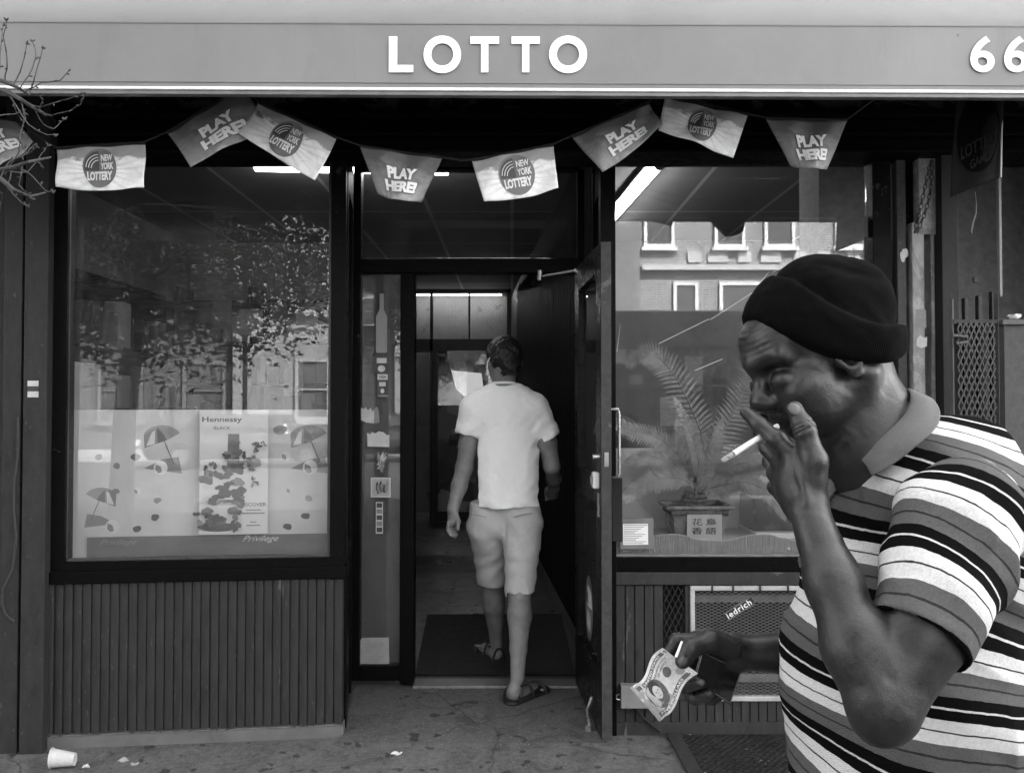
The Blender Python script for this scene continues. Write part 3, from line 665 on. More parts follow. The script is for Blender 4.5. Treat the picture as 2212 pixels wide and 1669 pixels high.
            for dx, dy, m_, o_ in ((.006, -.014, sh, .0004), (0, 0, PAPER, .0012)):
                put_text('PLAY', 'lettering', m_, f, lambda x, y, o: q(x+dx, y+dy, o_+.003+o), .44, .24, .055, .95, .0004, .03, .06)
                put_text('HERE!', 'lettering', m_, f, lambda x, y, o: q(x+dx, y+dy, o_+.003+o), .56, .24, .055, .95, .0004, .03, -.22)
    pts = [(-160, 205), (-112, 248), (34, 260), (122, 319), (215, 313), (312, 307), (362, 285), (510, 194), (524, 187), (558, 220), (640, 256), (727, 296), (777, 314), (866, 328), (956, 340), (1000, 347), (1019, 345), (1110, 328), (1196, 311), (1236, 293), (1320, 257), (1403, 219), (1418, 196), (1437, 207), (1530, 226), (1615, 246), (1653, 254), (1740, 257), (1830, 258), (1900, 205)]
    mb = MB(); mb.tube([P(a, b, D+.002) for a, b in pts], .0042, 6); s_ = mb.build('bunting_string', DARKP, smooth=True); tag(s_, 'dark tape sagging under the awning that carries the lottery flags', 'string')
# ------------------------------------------------------------------ the other side of the street, behind the camera: it lights the shop front and shows in its panes
def facade(name, lab, x0, x1, y, h, m, wins, trim=(.7, .8)):
    b = thing(name, lab, 'building', ((x0+x1)/2, y, 0)); 
    MB().box(x0, x1, y-9, y, -.1, h).build('wall', m, b); MB().box(x0-.05, x1+.05, y-9, y+.25, h, h+.3).build('cornice', mat('cornice_stone', .45, .6), b)
    for (cx, z0, z1, w_) in wins:
        f = MB(); t = .11
        for (a, c, d, e) in ((cx-w_/2-t, cx-w_/2, z0-t, z1+t), (cx+w_/2, cx+w_/2+t, z0-t, z1+t), (cx-w_/2, cx+w_/2, z1, z1+t), (cx-w_/2, cx+w_/2, z0-t, z0), (cx-w_/2, cx+w_/2, (z0+z1)/2-.03, (z0+z1)/2+.03)): f.box(a, c, y+.005, y+.09, d, e)
        fr_ = f.build('window', mat('trim_%d' % int(trim[0]*100), *trim), b); MB().box(cx-w_/2, cx+w_/2, y+.006, y+.03, z0, z1).build('pane', mat('far_pane', .05, .10, .1, 3, .02, 10, spec=.8), fr_)
        MB().box(cx-w_/2-.2, cx+w_/2+.2, y+.004, y+.2, z0-t-.12, z0-t-.001).build('window_sill', mat('trim_%d' % int(trim[0]*100), *trim), b)
    return b
def build_street():
    t = NT('far_brick'); co = t.coord('World', (1, 1, 1), (R(90), 0, 0)); br = t.n('ShaderNodeTexBrick'); br.inputs['Scale'].default_value = 1; br.inputs['Brick Width'].default_value = .24; br.inputs['Row Height'].default_value = .085; br.inputs['Mortar Size'].default_value = .012
    for i, v in enumerate((.16, .24, .5)): br.inputs[('Color1', 'Color2', 'Mortar')[i]].default_value = (v, v, v, 1)
    t.l(co, br.inputs['Vector']); t.bsdf(br.outputs[0], .85, 0, .2)
    Y = -20.8; wins = [(x, 6.85, 8.6, .82) for x in (5.0, 7.4, 9.1, 11.5, 13.5)]+[(5.9, 3.6, 5.45, .62), (8.0, 3.4, 5.45, 1.7), (11.0, 3.4, 5.45, 1.7), (13.6, 3.6, 5.45, .7), (6.0, .8, 2.6, 1.2), (9, .8, 2.6, 1.2)]+[(x, 9.6, 11.0, .82) for x in (5.0, 7.4, 9.1, 11.5, 13.5)]
    b = facade('brick_building', 'sunlit brick apartment building across the street with white windows', 4.35, 16, Y, 12, t.m, wins)
    MB().box(4.4, 16, Y+.02, Y+.25, 5.95, 6.12).build('string_course', _M['cornice_stone'], b)
    for i, x in enumerate((6.2, 7.0, 7.9, 8.8, 9.8, 10.7, 11.6)): MB().box(x-.22-(i % 2)*.12, x+.22+(i % 2)*.12, Y+.01, Y+.06, 6.24, 6.6).build('stone_panel', _M['cornice_stone'], b)
    facade('white_house', 'bright plastered house across the street beside the brick building', -4.1, 4.3, Y+.3, 11, mat('stucco_grey', .16, .25, .8, 2), [(-1.6, 4.5, 6.2, .9), (.6, 4.5, 6.2, .9), (-1.6, 1, 2.8, .9), (1.4, 1, 2.6, 1.6)], (.22, .28))
    facade('stone_building', 'dark brick house across the street, stretched unseen to the left to cut light', -34, -4.2, Y, 12, mat('dark_brick', .05, .09, .8, 6), [(x, z, z+1.7, 1.1) for x in (-12.5, -10, -7.5, -5) for z in (1.0, 4.3, 7.6)], (.10, .14))  # unseen left run added to keep that side of the street dark
    facade('corner_building', 'tall pale building further up the far side', 16.2, 32, Y-.2, 14, mat('pale_render', .5, .6, .8, 6), [(x, z, z+1.7, 1.2) for x in (18, 21, 24, 27) for z in (1.2, 4.5, 7.8)])
    # box truck at the curb
    T = thing('box_truck', 'dark grey box truck parked at the curb behind the photographer', 'truck', (3.4, -3.2, -.14)); bm = mat('truck_grey', .24, .30, .45, 2)
    MB().bevbox(.95, 6.3, -4.3, -2.15, .75, 2.50, .04).build('cargo_box', bm, T, smooth=True)
    rg = random.Random(6)
    for k in range(16):
        x = 1.05+k*.32+rg.uniform(-.05, .05); z = rg.uniform(.9, 2.1); v = rg.choice([.08, .2, .7, .8, .35]); MB().box(x, x+rg.uniform(.10, .26), -2.148-.0, -2.142, z, z+rg.uniform(.15, .55)).build('side_poster', mat('truck_print_%d' % int(v*100), v*.8, v), T)
    for z in (1.15, 1.62, 2.08): MB().box(.97, 6.28, -2.152, -2.135, z, z+.03).build('side_rail', bm, T)
    mb = MB(); mb.prism([(6.35, .35), (8.3, .35), (8.3, 1.2), (7.9, 1.35), (7.5, 2.15), (6.35, 2.2)], (0, -4.15, 0), (1, 0, 0), (0, 0, 1), (0, 1, 0), 1.9); mb.build('cab', bm, T, bevel=.05); MB().box(6.7, 7.45, -2.26, -2.235, 1.4, 2.0).build('side_window', mat('far_pane', .05, .1), T)
    MB().box(1.0, 8.2, -3.9, -2.5, .35, .72).build('chassis', BLACKP, T)
    def wheel(x, y, par, r=.42):
        o = MB().tube([(x, y-.12, r-.14), (x, y+.12, r-.14)], r, 24).build('wheel', BLACKP, par, smooth=True); MB().tube([(x, y-.125, r-.14), (x, y+.125, r-.14)], r*.55, 18).build('rim', METAL, o, smooth=True)
    for x in (2.1, 7.3):
        for y in (-4.0, -2.4): wheel(x, y, T)
    C_ = thing('parked_car', 'dark saloon car parked at the far curb of the street', 'car', (-3, -14, -.14)); s = Sculpt(); y0 = -14.2
    s.cap((-5.0, y0, .42), (-.9, y0, .42), .42, .40, .1, 'u', ((0, 1, 0), 2.0)); s.cap((-4.0, y0, .80), (-2.1, y0, .82), .40, .36, .15, 'u', ((0, 1, 0), 1.75)); s.half((0, 0, .08), (0, 0, -1), .03)
    skin([s.mesh((-5.7, y0-1, 0), (-.3, y0+1, 1.5), .05)], 'car_body', mat('car_paint', .02, .03, .12, 2, .02, 5, spec=.9), C_, 2)
    for x in (-4.4, -1.5):
        for y in (y0-.8, y0+.78): wheel(x, y, C_, .33)
    MB().box(-3.9, -2.1, y0+.62, y0+.66, .86, 1.10).build('side_window', mat('far_pane', .05, .1), C_)
    for x in (-5.42, -.52): MB().box(x-.04, x+.04, y0+.4, y0+.7, .45, .58).build('headlight', WHITE, C_)
    # leafy tree at the curb, and two unseen ones added to cut light from the left
    def leafy(lab, x, y, h, n, size, place, seed):
        L = thing('leafy_tree', lab, 'tree', (x, y, -.1), 'leafy street trees'); rg = random.Random(seed); bk = mat('trunk_bark', .04, .09)
        MB().tube([(x, y, -.1), (x+.05, y, h*.3), (x+.2, y, h*.6), (x+.3, y-.1, h)], [.13, .11, .09, .04], 14).build('trunk', bk, L, smooth=True)
        for k in range(9):
            a = k*.9; z = h*(.45+.06*k); MB().tube([(x+.15, y, z), (x+.15+.8*math.cos(a), y+.5*math.sin(a), z+.4), (x+.15+1.8*math.cos(a), y+1.0*math.sin(a), z+.3)], [.04, .025, .008], 6).build('limb', bk, L, smooth=True)
        mb = MB()
        for k in range(n):
            rc = random.Random(rg.randrange(44)*7+seed); cx, cy_, cz = place(rc); p = Vector((cx+rg.gauss(0, .3), cy_+rg.gauss(0, .4), cz+rg.gauss(0, .24)))
            u = Vector((rg.gauss(0, 1), rg.gauss(0, 1), rg.gauss(0, .5))).normalized()*size; v = u.cross(Vector((rg.gauss(0, 1), rg.gauss(0, 1), rg.gauss(0, 1)))).normalized()*size*.45
            mb.add([p-u, p-v*.9, p+u, p+v*.9], [(0, 1, 2, 3)])
        mb.build('crown', mat('leaf_green', .05, .11, .5, 3), L)
    def near(rc):
        cx = rc.uniform(-4.4, -.75); z = rc.uniform(2.45, 4.9); return cx, -2.0+rc.uniform(-.9, .9), (z if cx > -1.9 else z-.45)
    leafy('leafy street tree at the curb left of the photographer, opposite the left window', -3.0, -2.0, 4.6, 40000, .042, near, 2)
    leafy('second leafy tree, unseen, added further left along the curb to block sky light', -8.0, -2.4, 7.5, 6000, .12, lambda rc: (-8+rc.uniform(-2.8, 2.6), -2.4+rc.uniform(-2, 2), rc.uniform(3.2, 8.2)), 3)
    leafy('third leafy tree, unseen, added farthest left along the curb to block sky light', -14.0, -2.4, 7.5, 6000, .12, lambda rc: (-14+rc.uniform(-2.8, 2.8), -2.4+rc.uniform(-2, 2), rc.uniform(3.2, 8.2)), 4)
    LP = thing('lamp_post', 'slim street lamp post across the street', 'lamp post', (-3.4, -17.5, 0)); MB().tube([(-3.4, -17.5, 0), (-3.4, -17.5, 6)], .07, 10).build('post', DARKP, LP, smooth=True); MB().tube([(-3.4, -17.5, 6), (-3.2, -17, 6.3), (-3.1, -16.2, 6.3)], .04, 8).build('lamp_arm', DARKP, LP, smooth=True)
# ------------------------------------------------------------------ things in, on and around the shop front
def surf(wall, qx, qy, off):
    """origin on a wall at a photo point; returns fn(x, y, out) in metres round it"""
    s, z = wall.hit(qx, qy, off)
    return lambda x, y, o: wall.at(s+x, z+y, off+o)
def span(wall, q0, y0, q1, y1, off):
    s0, z1 = wall.hit(q0, y0, off); s1, z0 = wall.hit(q1, y1, off); return s0, s1, z0, z1
def plate(wall, q0, y0, q1, y1, off, th, m, name, parent=None, rot=0.0):
    s0, s1, z0, z1 = span(wall, q0, y0, q1, y1, off+th); cx, cz = (s0+s1)/2, (z0+z1)/2; mb = MB(); c, s = math.cos(rot), math.sin(rot)
    pts = [((a-cx)*c-(b-cz)*s+cx, (a-cx)*s+(b-cz)*c+cz) for a, b in ((s0, z0), (s1, z0), (s1, z1), (s0, z1))]
    mb.box8([wall.at(a, b, off) for a, b in pts]+[wall.at(a, b, off+th) for a, b in pts])
    return mb.build(name, m, parent)
def cutout(wall, pts, off, th, m, name, parent=None):
    """a flat shape whose outline was measured on the photo, cut from a sheet of thickness th lying on the wall"""
    sz = [wall.hit(a, b, off+th) for a, b in pts]; mb = MB()
    mb.prism(sz, wall.at(0, 0, off), wall.u, (0, 0, 1), wall.n, th)
    return mb.build(name, m, parent)
def blob(cx, cy, rx, ry, n=28, rough=.12, seed=1, a0=0):
    rg = random.Random(seed); ph = [rg.uniform(0, 6.28) for _ in range(6)]
    return [(cx+rx*math.cos(t)*(1+rough*sum(math.sin((k+2)*t+ph[k])/(k+1) for k in range(6))), cy+ry*math.sin(t)*(1+rough*sum(math.sin((k+2)*t+ph[k])/(k+1) for k in range(6)))) for t in [a0+2*math.pi*i/n for i in range(n)]]
def oval(cx, cy, rx, ry, n=28): return blob(cx, cy, rx, ry, n, 0)
def txt(wall, s_, qx, qy, off, wpx, hpx, m, parent, bold=.0, shear=0.0, rot=0.0, space=1.0):
    f = surf(wall, qx, qy, off); k = surf(wall, qx+10, qy, off)(0, 0, 0); sc = (k-f(0, 0, 0)).length/10; c, s = math.cos(rot), math.sin(rot)
    return put_text(s_, 'lettering', m, parent, lambda x, y, o: f(x*c-y*s, x*s+y*c, o), wpx*sc if wpx else None, hpx*sc if hpx else None, bold, space, .0006, shear=shear)
def build_left_display():
    w = WL; off = -.16
    bd = thing('display_backdrop', 'pale beach pattern board with parasols and shells standing in the left window', 'display board', tuple(w.at(.1, .8, off)))
    pb = mat('poster_pale', .36, .46, .55, 3, .1, 60); pg = mat('poster_grey', .15, .19, .6, 10); pd = mat('poster_dark', .045, .08, .6, 14); pl = mat('poster_light', .42, .52, .6, 8); ln = mat('poster_line', .06, .09, .6)
    plate(w, 148, 885, 706, 1200, off-.01, .008, pb, 'board', bd)
    e = .0005
    for i, (cx, cy, r, fl) in enumerate(((350, 945, 36, 1), (667, 945, 36, 1), (218, 1075, 30, -1))):
        pts = [(cx-r*1.05*fl, cy+r*.62)]+[(cx+fl*r*1.15*math.cos(R(a)), cy-r*.75*math.sin(R(a))) for a in range(165, 10, -12)]+[(cx+fl*r*.35, cy+r*.12)]
        cutout(w, pts, off-.002, e, pg, 'parasol', bd); 
        cutout(w, [(cx-fl*r*.30, cy-r*.62), (cx+fl*r*.1, cy-r*.2), (cx+fl*r*.30, cy+.15*r), (cx-fl*r*.28, cy+.35*r)], off-.0012, e, pd, 'parasol_panel', bd)
        cutout(w, [(cx-fl*r*.95, cy+.5*r), (cx-fl*r*.6, cy-.35*r), (cx-fl*r*.4, cy-.45*r), (cx-fl*r*.45, cy+.38*r)], off-.0012, e, pl, 'parasol_panel', bd)
        cutout(w, [(cx+fl*r*.1, cy+.2*r), (cx+fl*r*.16, cy+.2*r), (cx+fl*(r*.75), cy+1.6*r), (cx+fl*(r*.70), cy+1.6*r)], off-.0012, e, ln, 'parasol_pole', bd)
        cutout(w, [(cx-r*1.1*fl, cy+1.85*r), (cx, cy+1.3*r), (cx+r*fl, cy+1.15*r), (cx+1.2*r*fl, cy+2.15*r)], off-.0018, e, pg, 'sand_shadow', bd)
    for i, (cx, cy, r, m_) in enumerate(((347, 1010, 15, 0), (670, 1009, 16, 0), (243, 1137, 15, 0), (293, 987, 10, 1), (617, 985, 11, 0), (213, 987, 8, 1), (252, 1006, 8, 2), (250, 1061, 8, 2), (296, 1060, 8, 0), (340, 1080, 8, 2), (335, 1117, 9, 1), (296, 1142, 9, 1), (625, 1058, 8, 0), (660, 1114, 9, 1), (621, 1137, 9, 1), (667, 1076, 8, 2), (605, 928, 14, 2), (143, 1138, 5, 1))):
        if m_: cutout(w, blob(cx, cy, r, r*.8, 16, .1, i), off-.0012, e, pd if m_ == 1 else pg, 'shell', bd)
        else:
            cutout(w, oval(cx, cy, r, r, 22), off-.0012, e, pl, 'ball', bd); cutout(w, [(cx-r*.7, cy-r*.5), (cx, cy-r*.2), (cx+.2*r, cy+.6*r), (cx-.3*r, cy+.8*r), (cx-.8*r, cy+.3*r)], off-.0005, e, pg, 'ball_panel', bd)
    plate(w, 188, 1160, 706, 1203, off+.004, .004, mat('band_grey', .07, .11, .5, 6), 'base_band', bd)
    txt(w, 'Privilege', 563, 1164, off+.0085, 78, 17, pl, bd, 0, .5); txt(w, 'Privilege', 255, 1172, off+.0085, 80, 17, pg, bd, 0, .5)
    ps = thing('bottle_poster', 'tall poster of a dark bottle in a cloud, middle of the left window', 'poster', tuple(w.at(.6, .8, off+.03)))
    o2 = off+.03
    plate(w, 432, 886, 578, 1152, o2, .003, mat('poster_mid', .42, .52, .5, 2), 'sheet', ps)
    gl = [pd, mat('poster_ink', .03, .05, .6, 20), mat('poster_ink2', .07, .11, .6, 30), mat('poster_ink3', .12, .18, .6, 30)]
    cutout(w, [(493, 937), (517, 937), (517, 1012), (490, 1012)], o2+.004, e, gl[2], 'bottle_neck', ps)
    rg = random.Random(4)
    for i, (cx, cy, r) in enumerate(((470, 1040, 32), (500, 1060, 36), (520, 1020, 34), (545, 985, 26), (525, 965, 22), (560, 965, 14), (480, 1010, 26), (450, 1020, 18), (505, 1100, 28), (460, 1085, 22), (480, 1125, 32), (440, 1120, 22), (515, 1130, 22), (540, 1010, 24), (470, 1120, 26), (500, 980, 18), (575, 958, 7), (555, 1040, 14))):
        for j in range(5): cutout(w, blob(cx-6+rg.uniform(-.7, .7)*r, cy+rg.uniform(-.65, .65)*r, r*rg.uniform(.16, .46), r*rg.uniform(.14, .38), 40, .20, i*7+j), o2+.0045+.00022*(i*5+j), .0002, gl[(i+j*2) % 4], 'ink_cloud', ps)
    cutout(w, oval(468, 1138, 42, 10), o2+.0042, e, gl[2], 'bottle_base', ps)
    txt(w, 'Hennessy', 480, 907, o2+.0035, 86, 15, ln, ps, .02); txt(w, 'BLACK', 480, 924, o2+.0035, 36, 7, ln, ps); txt(w, 'Henn', 434, 1079, o2+.015, 30, 12, pl, ps, .01)
    txt(w, 'DISCOVER', 547, 1089, o2+.0035, 56, 8, ln, ps, .01)
    for k, (a, y) in enumerate(((34, 1100), (50, 1107), (14, 1126), (30, 1133))): plate(w, 547-a/2, y, 547+a/2, y+2, o2+.0032, .0004, pg, 'text_line', ps)
    # window shelf and a small stand at its left end
    sh = MB(); s0, s1, z0, z1 = span(w, 142, 1200, 712, 1203, -.06); w.box(sh, s0-.0, s1, z0-.02, z0+.0, -.5, -.06); tag(sh.build('window_shelf', mat('shelf_grey', .12, .2, .5, 5)), 'pale shelf board along the foot of the left window', 'shelf')
    side = MB(); side.v = []; s0 = w.hit(150, 900, -.2)[0]; w.box(side, s0-.03, s0+.0, .8, 1.62, -.55, -.08); tag(side.build('side_board', mat('side_pale', .20, .30, .6, 7), bevel=.002), 'pale side board at the left end of the left window display', 'board')
def build_interior():
    E = emit('tube_light', 1.0, 2.6)
    E2 = emit('far_tube_light', 1.0, 8.0)
    def tube(a, b, lab, n):
        a, b = Vector(a), Vector(b); f = thing('ceiling_light', lab, 'tube light', tuple((a+b)/2))
        MB().tube([a, a+(b-a)*.5, b], .030 if n == 0 else .022, 12).build('tube', E2 if n == 2 else E, f, smooth=True)
        d = (b-a).normalized(); s_ = Vector((d.y, -d.x, 0))*.06; up = Vector((0, 0, .05)); lo = Vector((0, 0, .026)); mb = MB()
        mb.box8([a-s_+lo-d*.03, b-s_+lo+d*.03, b+s_+lo+d*.03, a+s_+lo-d*.03, a-s_*.7+up+lo-d*.03, b-s_*.7+up+lo+d*.03, b+s_*.7+up+lo+d*.03, a+s_*.7+up+lo-d*.03]); mb.build('housing', mat('housing_white', .5, .6, .5), f, bevel=.004)
        for e_ in (a, b): MB().tube([e_-d*.012, e_+d*.012, e_+d*.0121], .027, 10).build('lamp_holder', GREYINK, f)
        for k in (-1, 1): MB().box((a+b).x/2+k*.02-.004, (a+b).x/2+k*.02+.004, (a+b).y/2-.004, (a+b).y/2+.004, a.z+.07, 2.87).build('hanger', METAL, f)
    tube(P(552, 359, 4.8), P(968, 367, 4.8), 'long lit ceiling tube seen through the left window and over the door', 0)
    tube(P(1424, 358, 4.75), P(1300, 500, 6.5), 'lit ceiling tube running back, seen at the top left of the right window', 1)
    tube(P(885, 634, 10.75), P(1085, 634, 10.75), 'lit tube at the far end of the hall behind the mesh screen', 2)
    # shelves on the back wall of the left room
    rg = random.Random(11); tn = [mat('pack_a', .03, .06, .5, 30), mat('pack_b', .08, .14, .5, 30), mat('pack_c', .18, .28, .5, 30), mat('pack_d', .015, .03, .35, 30)]
    sh = thing('shelf_unit', 'dark wall shelves full of packets at the back of the shop, left window', 'shelves', (-2.2, 7.1, 0))
    for z in (.9, 1.25, 1.6, 1.95, 2.3): MB().box(-2.8, -1.52, 6.95, 7.28, z-.02, z).build('shelf_board', BLACKP, sh)
    for x in (-2.82, -2.2, -1.52): MB().box(x-.02, x+.02, 6.94, 7.28, 0, 2.42).build('upright', BLACKP, sh)
    protos = []
    def pack(i, loc, sc):
        m = tn[i % 4]; key = i % 4
        if len(protos) <= key:
            mb = MB(); mb.bevbox(-.5, .5, -.5, .5, 0, 1, .06); o = mb.build('packet', m, smooth=True); protos.append(o)
        else: o = protos[key].copy(); COL.objects.link(o)
        o.location = loc; o.scale = sc; o.rotation_euler = (0, 0, rg.uniform(-.15, .15))
        tag(o, 'small packet on the dim wall shelves at the back of the shop', 'packet', 'packets on the back shelves')
    i = 0
    for z in (.9, 1.25, 1.6, 1.95):
        x = -2.74
        while x < -1.62:
            wd = rg.uniform(.07, .16); h_ = rg.uniform(.12, .28)
            if abs(x+wd/2+2.2) > .02+wd/2: pack(i, (x+wd/2, 7.04, z+.001), (wd*.92, .14, h_))
            i += 1; x += wd
    # notices and sheets hung on a line before the shelves
    for k, (x, z, wd, h_) in enumerate(((-2.5, 2.05, .16, .24), (-2.28, 2.0, .2, .22), (-2.02, 2.02, .14, .26), (-1.80, 1.98, .18, .22), (-2.4, 1.45, .2, .3), (-1.9, 1.5, .16, .28))):
        MBx = MB(); MBx.box(x, x+wd, 6.90, 6.903, z, z+h_); tag(MBx.build('notice', [tn[1], tn[2]][k % 2]), 'paper notice hung in front of the dim back shelves', 'notice', 'notices hung at the back shelves')
    # tall side shelves along the left wall
    s2 = thing('side_shelf', 'tall shelf of hanging packets along the left wall of the shop', 'shelves', (-2.7, 5.9, 0))
    MB().box(-2.84, -2.80, 5.1, 6.7, .6, 2.3).build('back_panel', DARKP, s2)
    for z in (1.0, 1.4, 1.8, 2.2): MB().box(-2.80, -2.55, 5.1, 6.7, z-.015, z).build('shelf_board', BLACKP, s2)
    for k in range(22):
        y = 5.2+(k % 8)*.19; z = (1.0, 1.4, 1.8)[k//8]; o = protos[k % 4].copy(); COL.objects.link(o); o.location = (-2.66, y, z+.001); o.scale = (.12, .15, rg.uniform(.2, .32)); tag(o, 'upright packet on the tall side shelf inside the left window', 'packet', 'packets on the side shelf')
    # hall: mesh screen with an inner door, and panels for the reflection in its glass
    D = 9.9; sw = Wall((-1.45, D), (.2, D))
    sc = thing('hall_screen', 'black framed security mesh screen across the end of the dark hall', 'security screen', (-.6, D, 0))
    mb = MB()
    for (a, b_, c, d) in ((929, 624, 934, 1135), (1095, 624, 1104, 1135), (929, 732, 1104, 757), (860, 624, 1104, 632), (860, 732, 929, 760)): sw.qbox(mb, a, b_, c, d, -.03, .03)
    mb.build('screen_frame', BLACKP, sc)
    mb = MB(); sw.qbox(mb, 1012, 632, 1016, 732, -.015, .015); mb.build('screen_bar', BLACKP, sc)
    def lat(a, b_, c, d, cw=.052, ch=.030):
        s0, s1, z0, z1 = span(sw, a, b_, c, d, 0); mesh_lattice(sw, s0, s1, z0, z1, 0, cw, ch, .0045, 'mesh_panel', mat('mesh_dark', .05, .09, .35), sc)
    lat(934, 632, 1095, 732); lat(880, 632, 929, 732); lat(880, 760, 929, 920)
    dd = thing('inner_door', 'black framed glass door standing at the far end of the hall', 'door', (-.5, D-.02, 0))
    mb = MB(); 
    for (a, b_, c, d) in ((934, 757, 945, 1125), (1085, 757, 1095, 1125), (945, 1105, 1085, 1125)): sw.qbox(mb, a, b_, c, d, -.02, .02)
    mb.build('door_frame', BLACKP, dd); s0, s1, z0, z1 = span(sw, 945, 757, 1085, 1105, 0); mb = MB(); sw.box(mb, s0, s1, z0, z1, -.004, .004); mb.build('pane', GLASS, dd)
    # goods panels stand in for the bright reflection in that door's glass
    bk = thing('goods_display', 'bright jumble of panels imitating reflections in the glass of the far inner door', 'display', (-.5, 10.6, 0)); rg = random.Random(5)
    bw_ = Wall((-1.45, 10.5), (.2, 10.5))
    for k in range(34):
        cx, cy_ = rg.uniform(950, 1075), rg.uniform(765, 1095); v = rg.choice([.1, .2, .35, .6, .8, .05]); mm = mat('goods_%d' % (int(v*100)), v*.4, v*.5, .4, 9)
        rr = rg.uniform(8, 26); an = rg.uniform(0, 3.1); pts = [(cx+rr*math.cos(an)*a-rr*1.5*math.sin(an)*b_, cy_+rr*math.sin(an)*a+rr*1.5*math.cos(an)*b_) for a, b_ in ((-1, -1), (1, -.8), (.8, 1), (-.9, .9))]
        cutout(bw_, pts, .01*k*.5, .02, mm, 'goods_panel', bk)
    wl_ = emit('reflection_glow', 1.0, .035); cutout(bw_, [(975, 800), (1040, 806), (1046, 850), (1010, 862), (985, 840)], .20, .02, wl_, 'glowing_patch', bk)  # glowing patch stands in for the brightest part of that reflection
    dm = MB(); a, b_, c, d = PZ(923, 1328, .02), PZ(1212, 1326, .02), PZ(1242, 1456, .02), PZ(897, 1456, .02); e = Vector((0, 0, .006))
    dm.box8([d, c, b_, a, d+e, c+e, b_+e, a+e]); tag(dm.build('doormat', mat('mat_rubber', .006, .012, .8, 30, .6, 160)), 'black ribbed rubber mat just inside the threshold', 'doormat')
def sticker(name, lab, cat): return thing(name, lab, cat, (0, 4.2, 0))
def build_stickers():
    w = WD; n = -.029; e = .0005
    A_, B_, C_ = mat('stick_pale', .40, .55, .5, 20), mat('stick_grey', .16, .24, .5, 20), mat('stick_dark', .03, .06, .5, 20)
    bt = [(820, 634), (829, 634), (829, 668), (836, 684), (836, 760), (833, 762), (815, 762), (812, 760), (812, 684), (820, 668)]
    tag(cutout(w, bt, n, e, mat('stick_mid', .20, .26, .5, 3), 'bottle_sticker'), 'tall pale bottle-shaped sticker high on the narrow door side glass', 'sticker')
    f = sticker('card_sticker', 'column of payment card emblems on the narrow side glass', 'sticker')
    plate(w, 803, 772, 843, 805, n, e, C_, 'sheet', f); plate(w, 814, 773, 835, 784, n+.0006, e, A_, 'panel', f); cutout(w, oval(824, 796, 8, 7), n+.0006, e, A_, 'disc', f)
    plate(w, 814, 805, 839, 858, n, e, C_, 'sheet', f); plate(w, 815.5, 808, 837.5, 820, n+.0006, e, A_, 'panel', f); txt(w, 'VISA', 826.5, 814, n+.0012, 15, 6, C_, f, .03, .2)
    plate(w, 819, 825, 833, 834, n+.0006, e, A_, 'panel', f); cutout(w, oval(826, 844, 4, 5), n+.0006, e, A_, 'disc', f); plate(w, 816, 853, 838, 856, n+.0006, e, B_, 'panel', f)
    tag(cutout(w, [(777, 905), (781, 880), (786, 884), (789, 879), (795, 886), (801, 881), (804, 888), (809, 884), (808, 914), (790, 912)], n, e, A_, 'torn_sticker'), 'torn pale paper scrap at the left edge of the side glass', 'sticker')
    tag(cutout(w, [(808, 882), (814, 878), (818, 886), (820, 912), (809, 915)], n+.001, e, B_, 'torn_sticker'), 'darker torn strip right beside the torn pale scrap', 'sticker')
    tag(cutout(w, [(793, 935), (800, 938), (803, 933), (811, 936), (818, 931), (828, 933), (836, 940), (841, 938), (841, 965), (794, 964)], n, e, A_, 'torn_sticker'), 'blank white sticker with a ragged top in the middle of the side glass', 'sticker')
    f = sticker('scraped_sticker', 'scraped sticker with scribbled white streaks on the side glass', 'sticker'); rg = random.Random(3)
    for k in range(13):
        x = 806+rg.uniform(0, 32); y = 975+rg.uniform(0, 20); cutout(w, [(x, y), (x+1.2, y), (822+rg.uniform(-8, 10), y+28), (820+rg.uniform(-8, 8), y+28)], n+.0003*k, .0003, A_ if k % 2 else B_, 'streak', f)
    f = sticker('square_sticker', 'square sticker with a framed scribble low on the side glass', 'sticker')
    plate(w, 801, 1031, 844, 1074, n, e, A_, 'sheet', f); plate(w, 804, 1034, 841, 1071, n+.0006, e, mat('stick_soft', .28, .36, .5), 'panel', f)
    for k in range(6): cutout(w, blob(815+k*4, 1053+3*math.sin(k*2), 4, 11, 12, .25, k), n+.0012+.0003*k, .0003, B_ if k % 2 else C_, 'scribble', f)
    f = sticker('strip_sticker', 'narrow strip of black and white squares below the square sticker', 'sticker')
    plate(w, 812, 1084, 827, 1152, n, e, A_, 'sheet', f)
    for k, ch in enumerate('BLAZE'): 
        plate(w, 813.5, 1086+k*13.2, 825.5, 1096+k*13.2, n+.0006, e, C_ if k % 2 == 0 else B_, 'panel', f)
    f = sticker('paper_notice', 'square typed paper notice taped at the foot of the side glass', 'notice')
    cutout(w, [(776, 1384), (783, 1377), (840, 1376), (841, 1438), (777, 1440)], n, e, mat('notice_paper', .22, .30, .7, 20), 'sheet', f)
    for k in range(10): a = 4+(k*37 % 17); plate(w, 783+a*.4, 1388+k*4.6, 834-a, 1389.3+k*4.6, n+.0006, e, B_, 'text_line', f)
    # emblem on the glass of the open door
    g = WG; f = thing('door_emblem', 'large oval emblem sticker low on the open door', 'sticker', (.34, 3.8, .6)); g0 = g.hit(1272, 1312, -.018)
    def pl(pts, m, name, o): mb = MB(); mb.prism([(g0[0]+a*.001, g0[1]+b_*.001) for a, b_ in pts], g.at(0, 0, o), g.u, (0, 0, 1), g.n, .0005); mb.build(name, m, f)
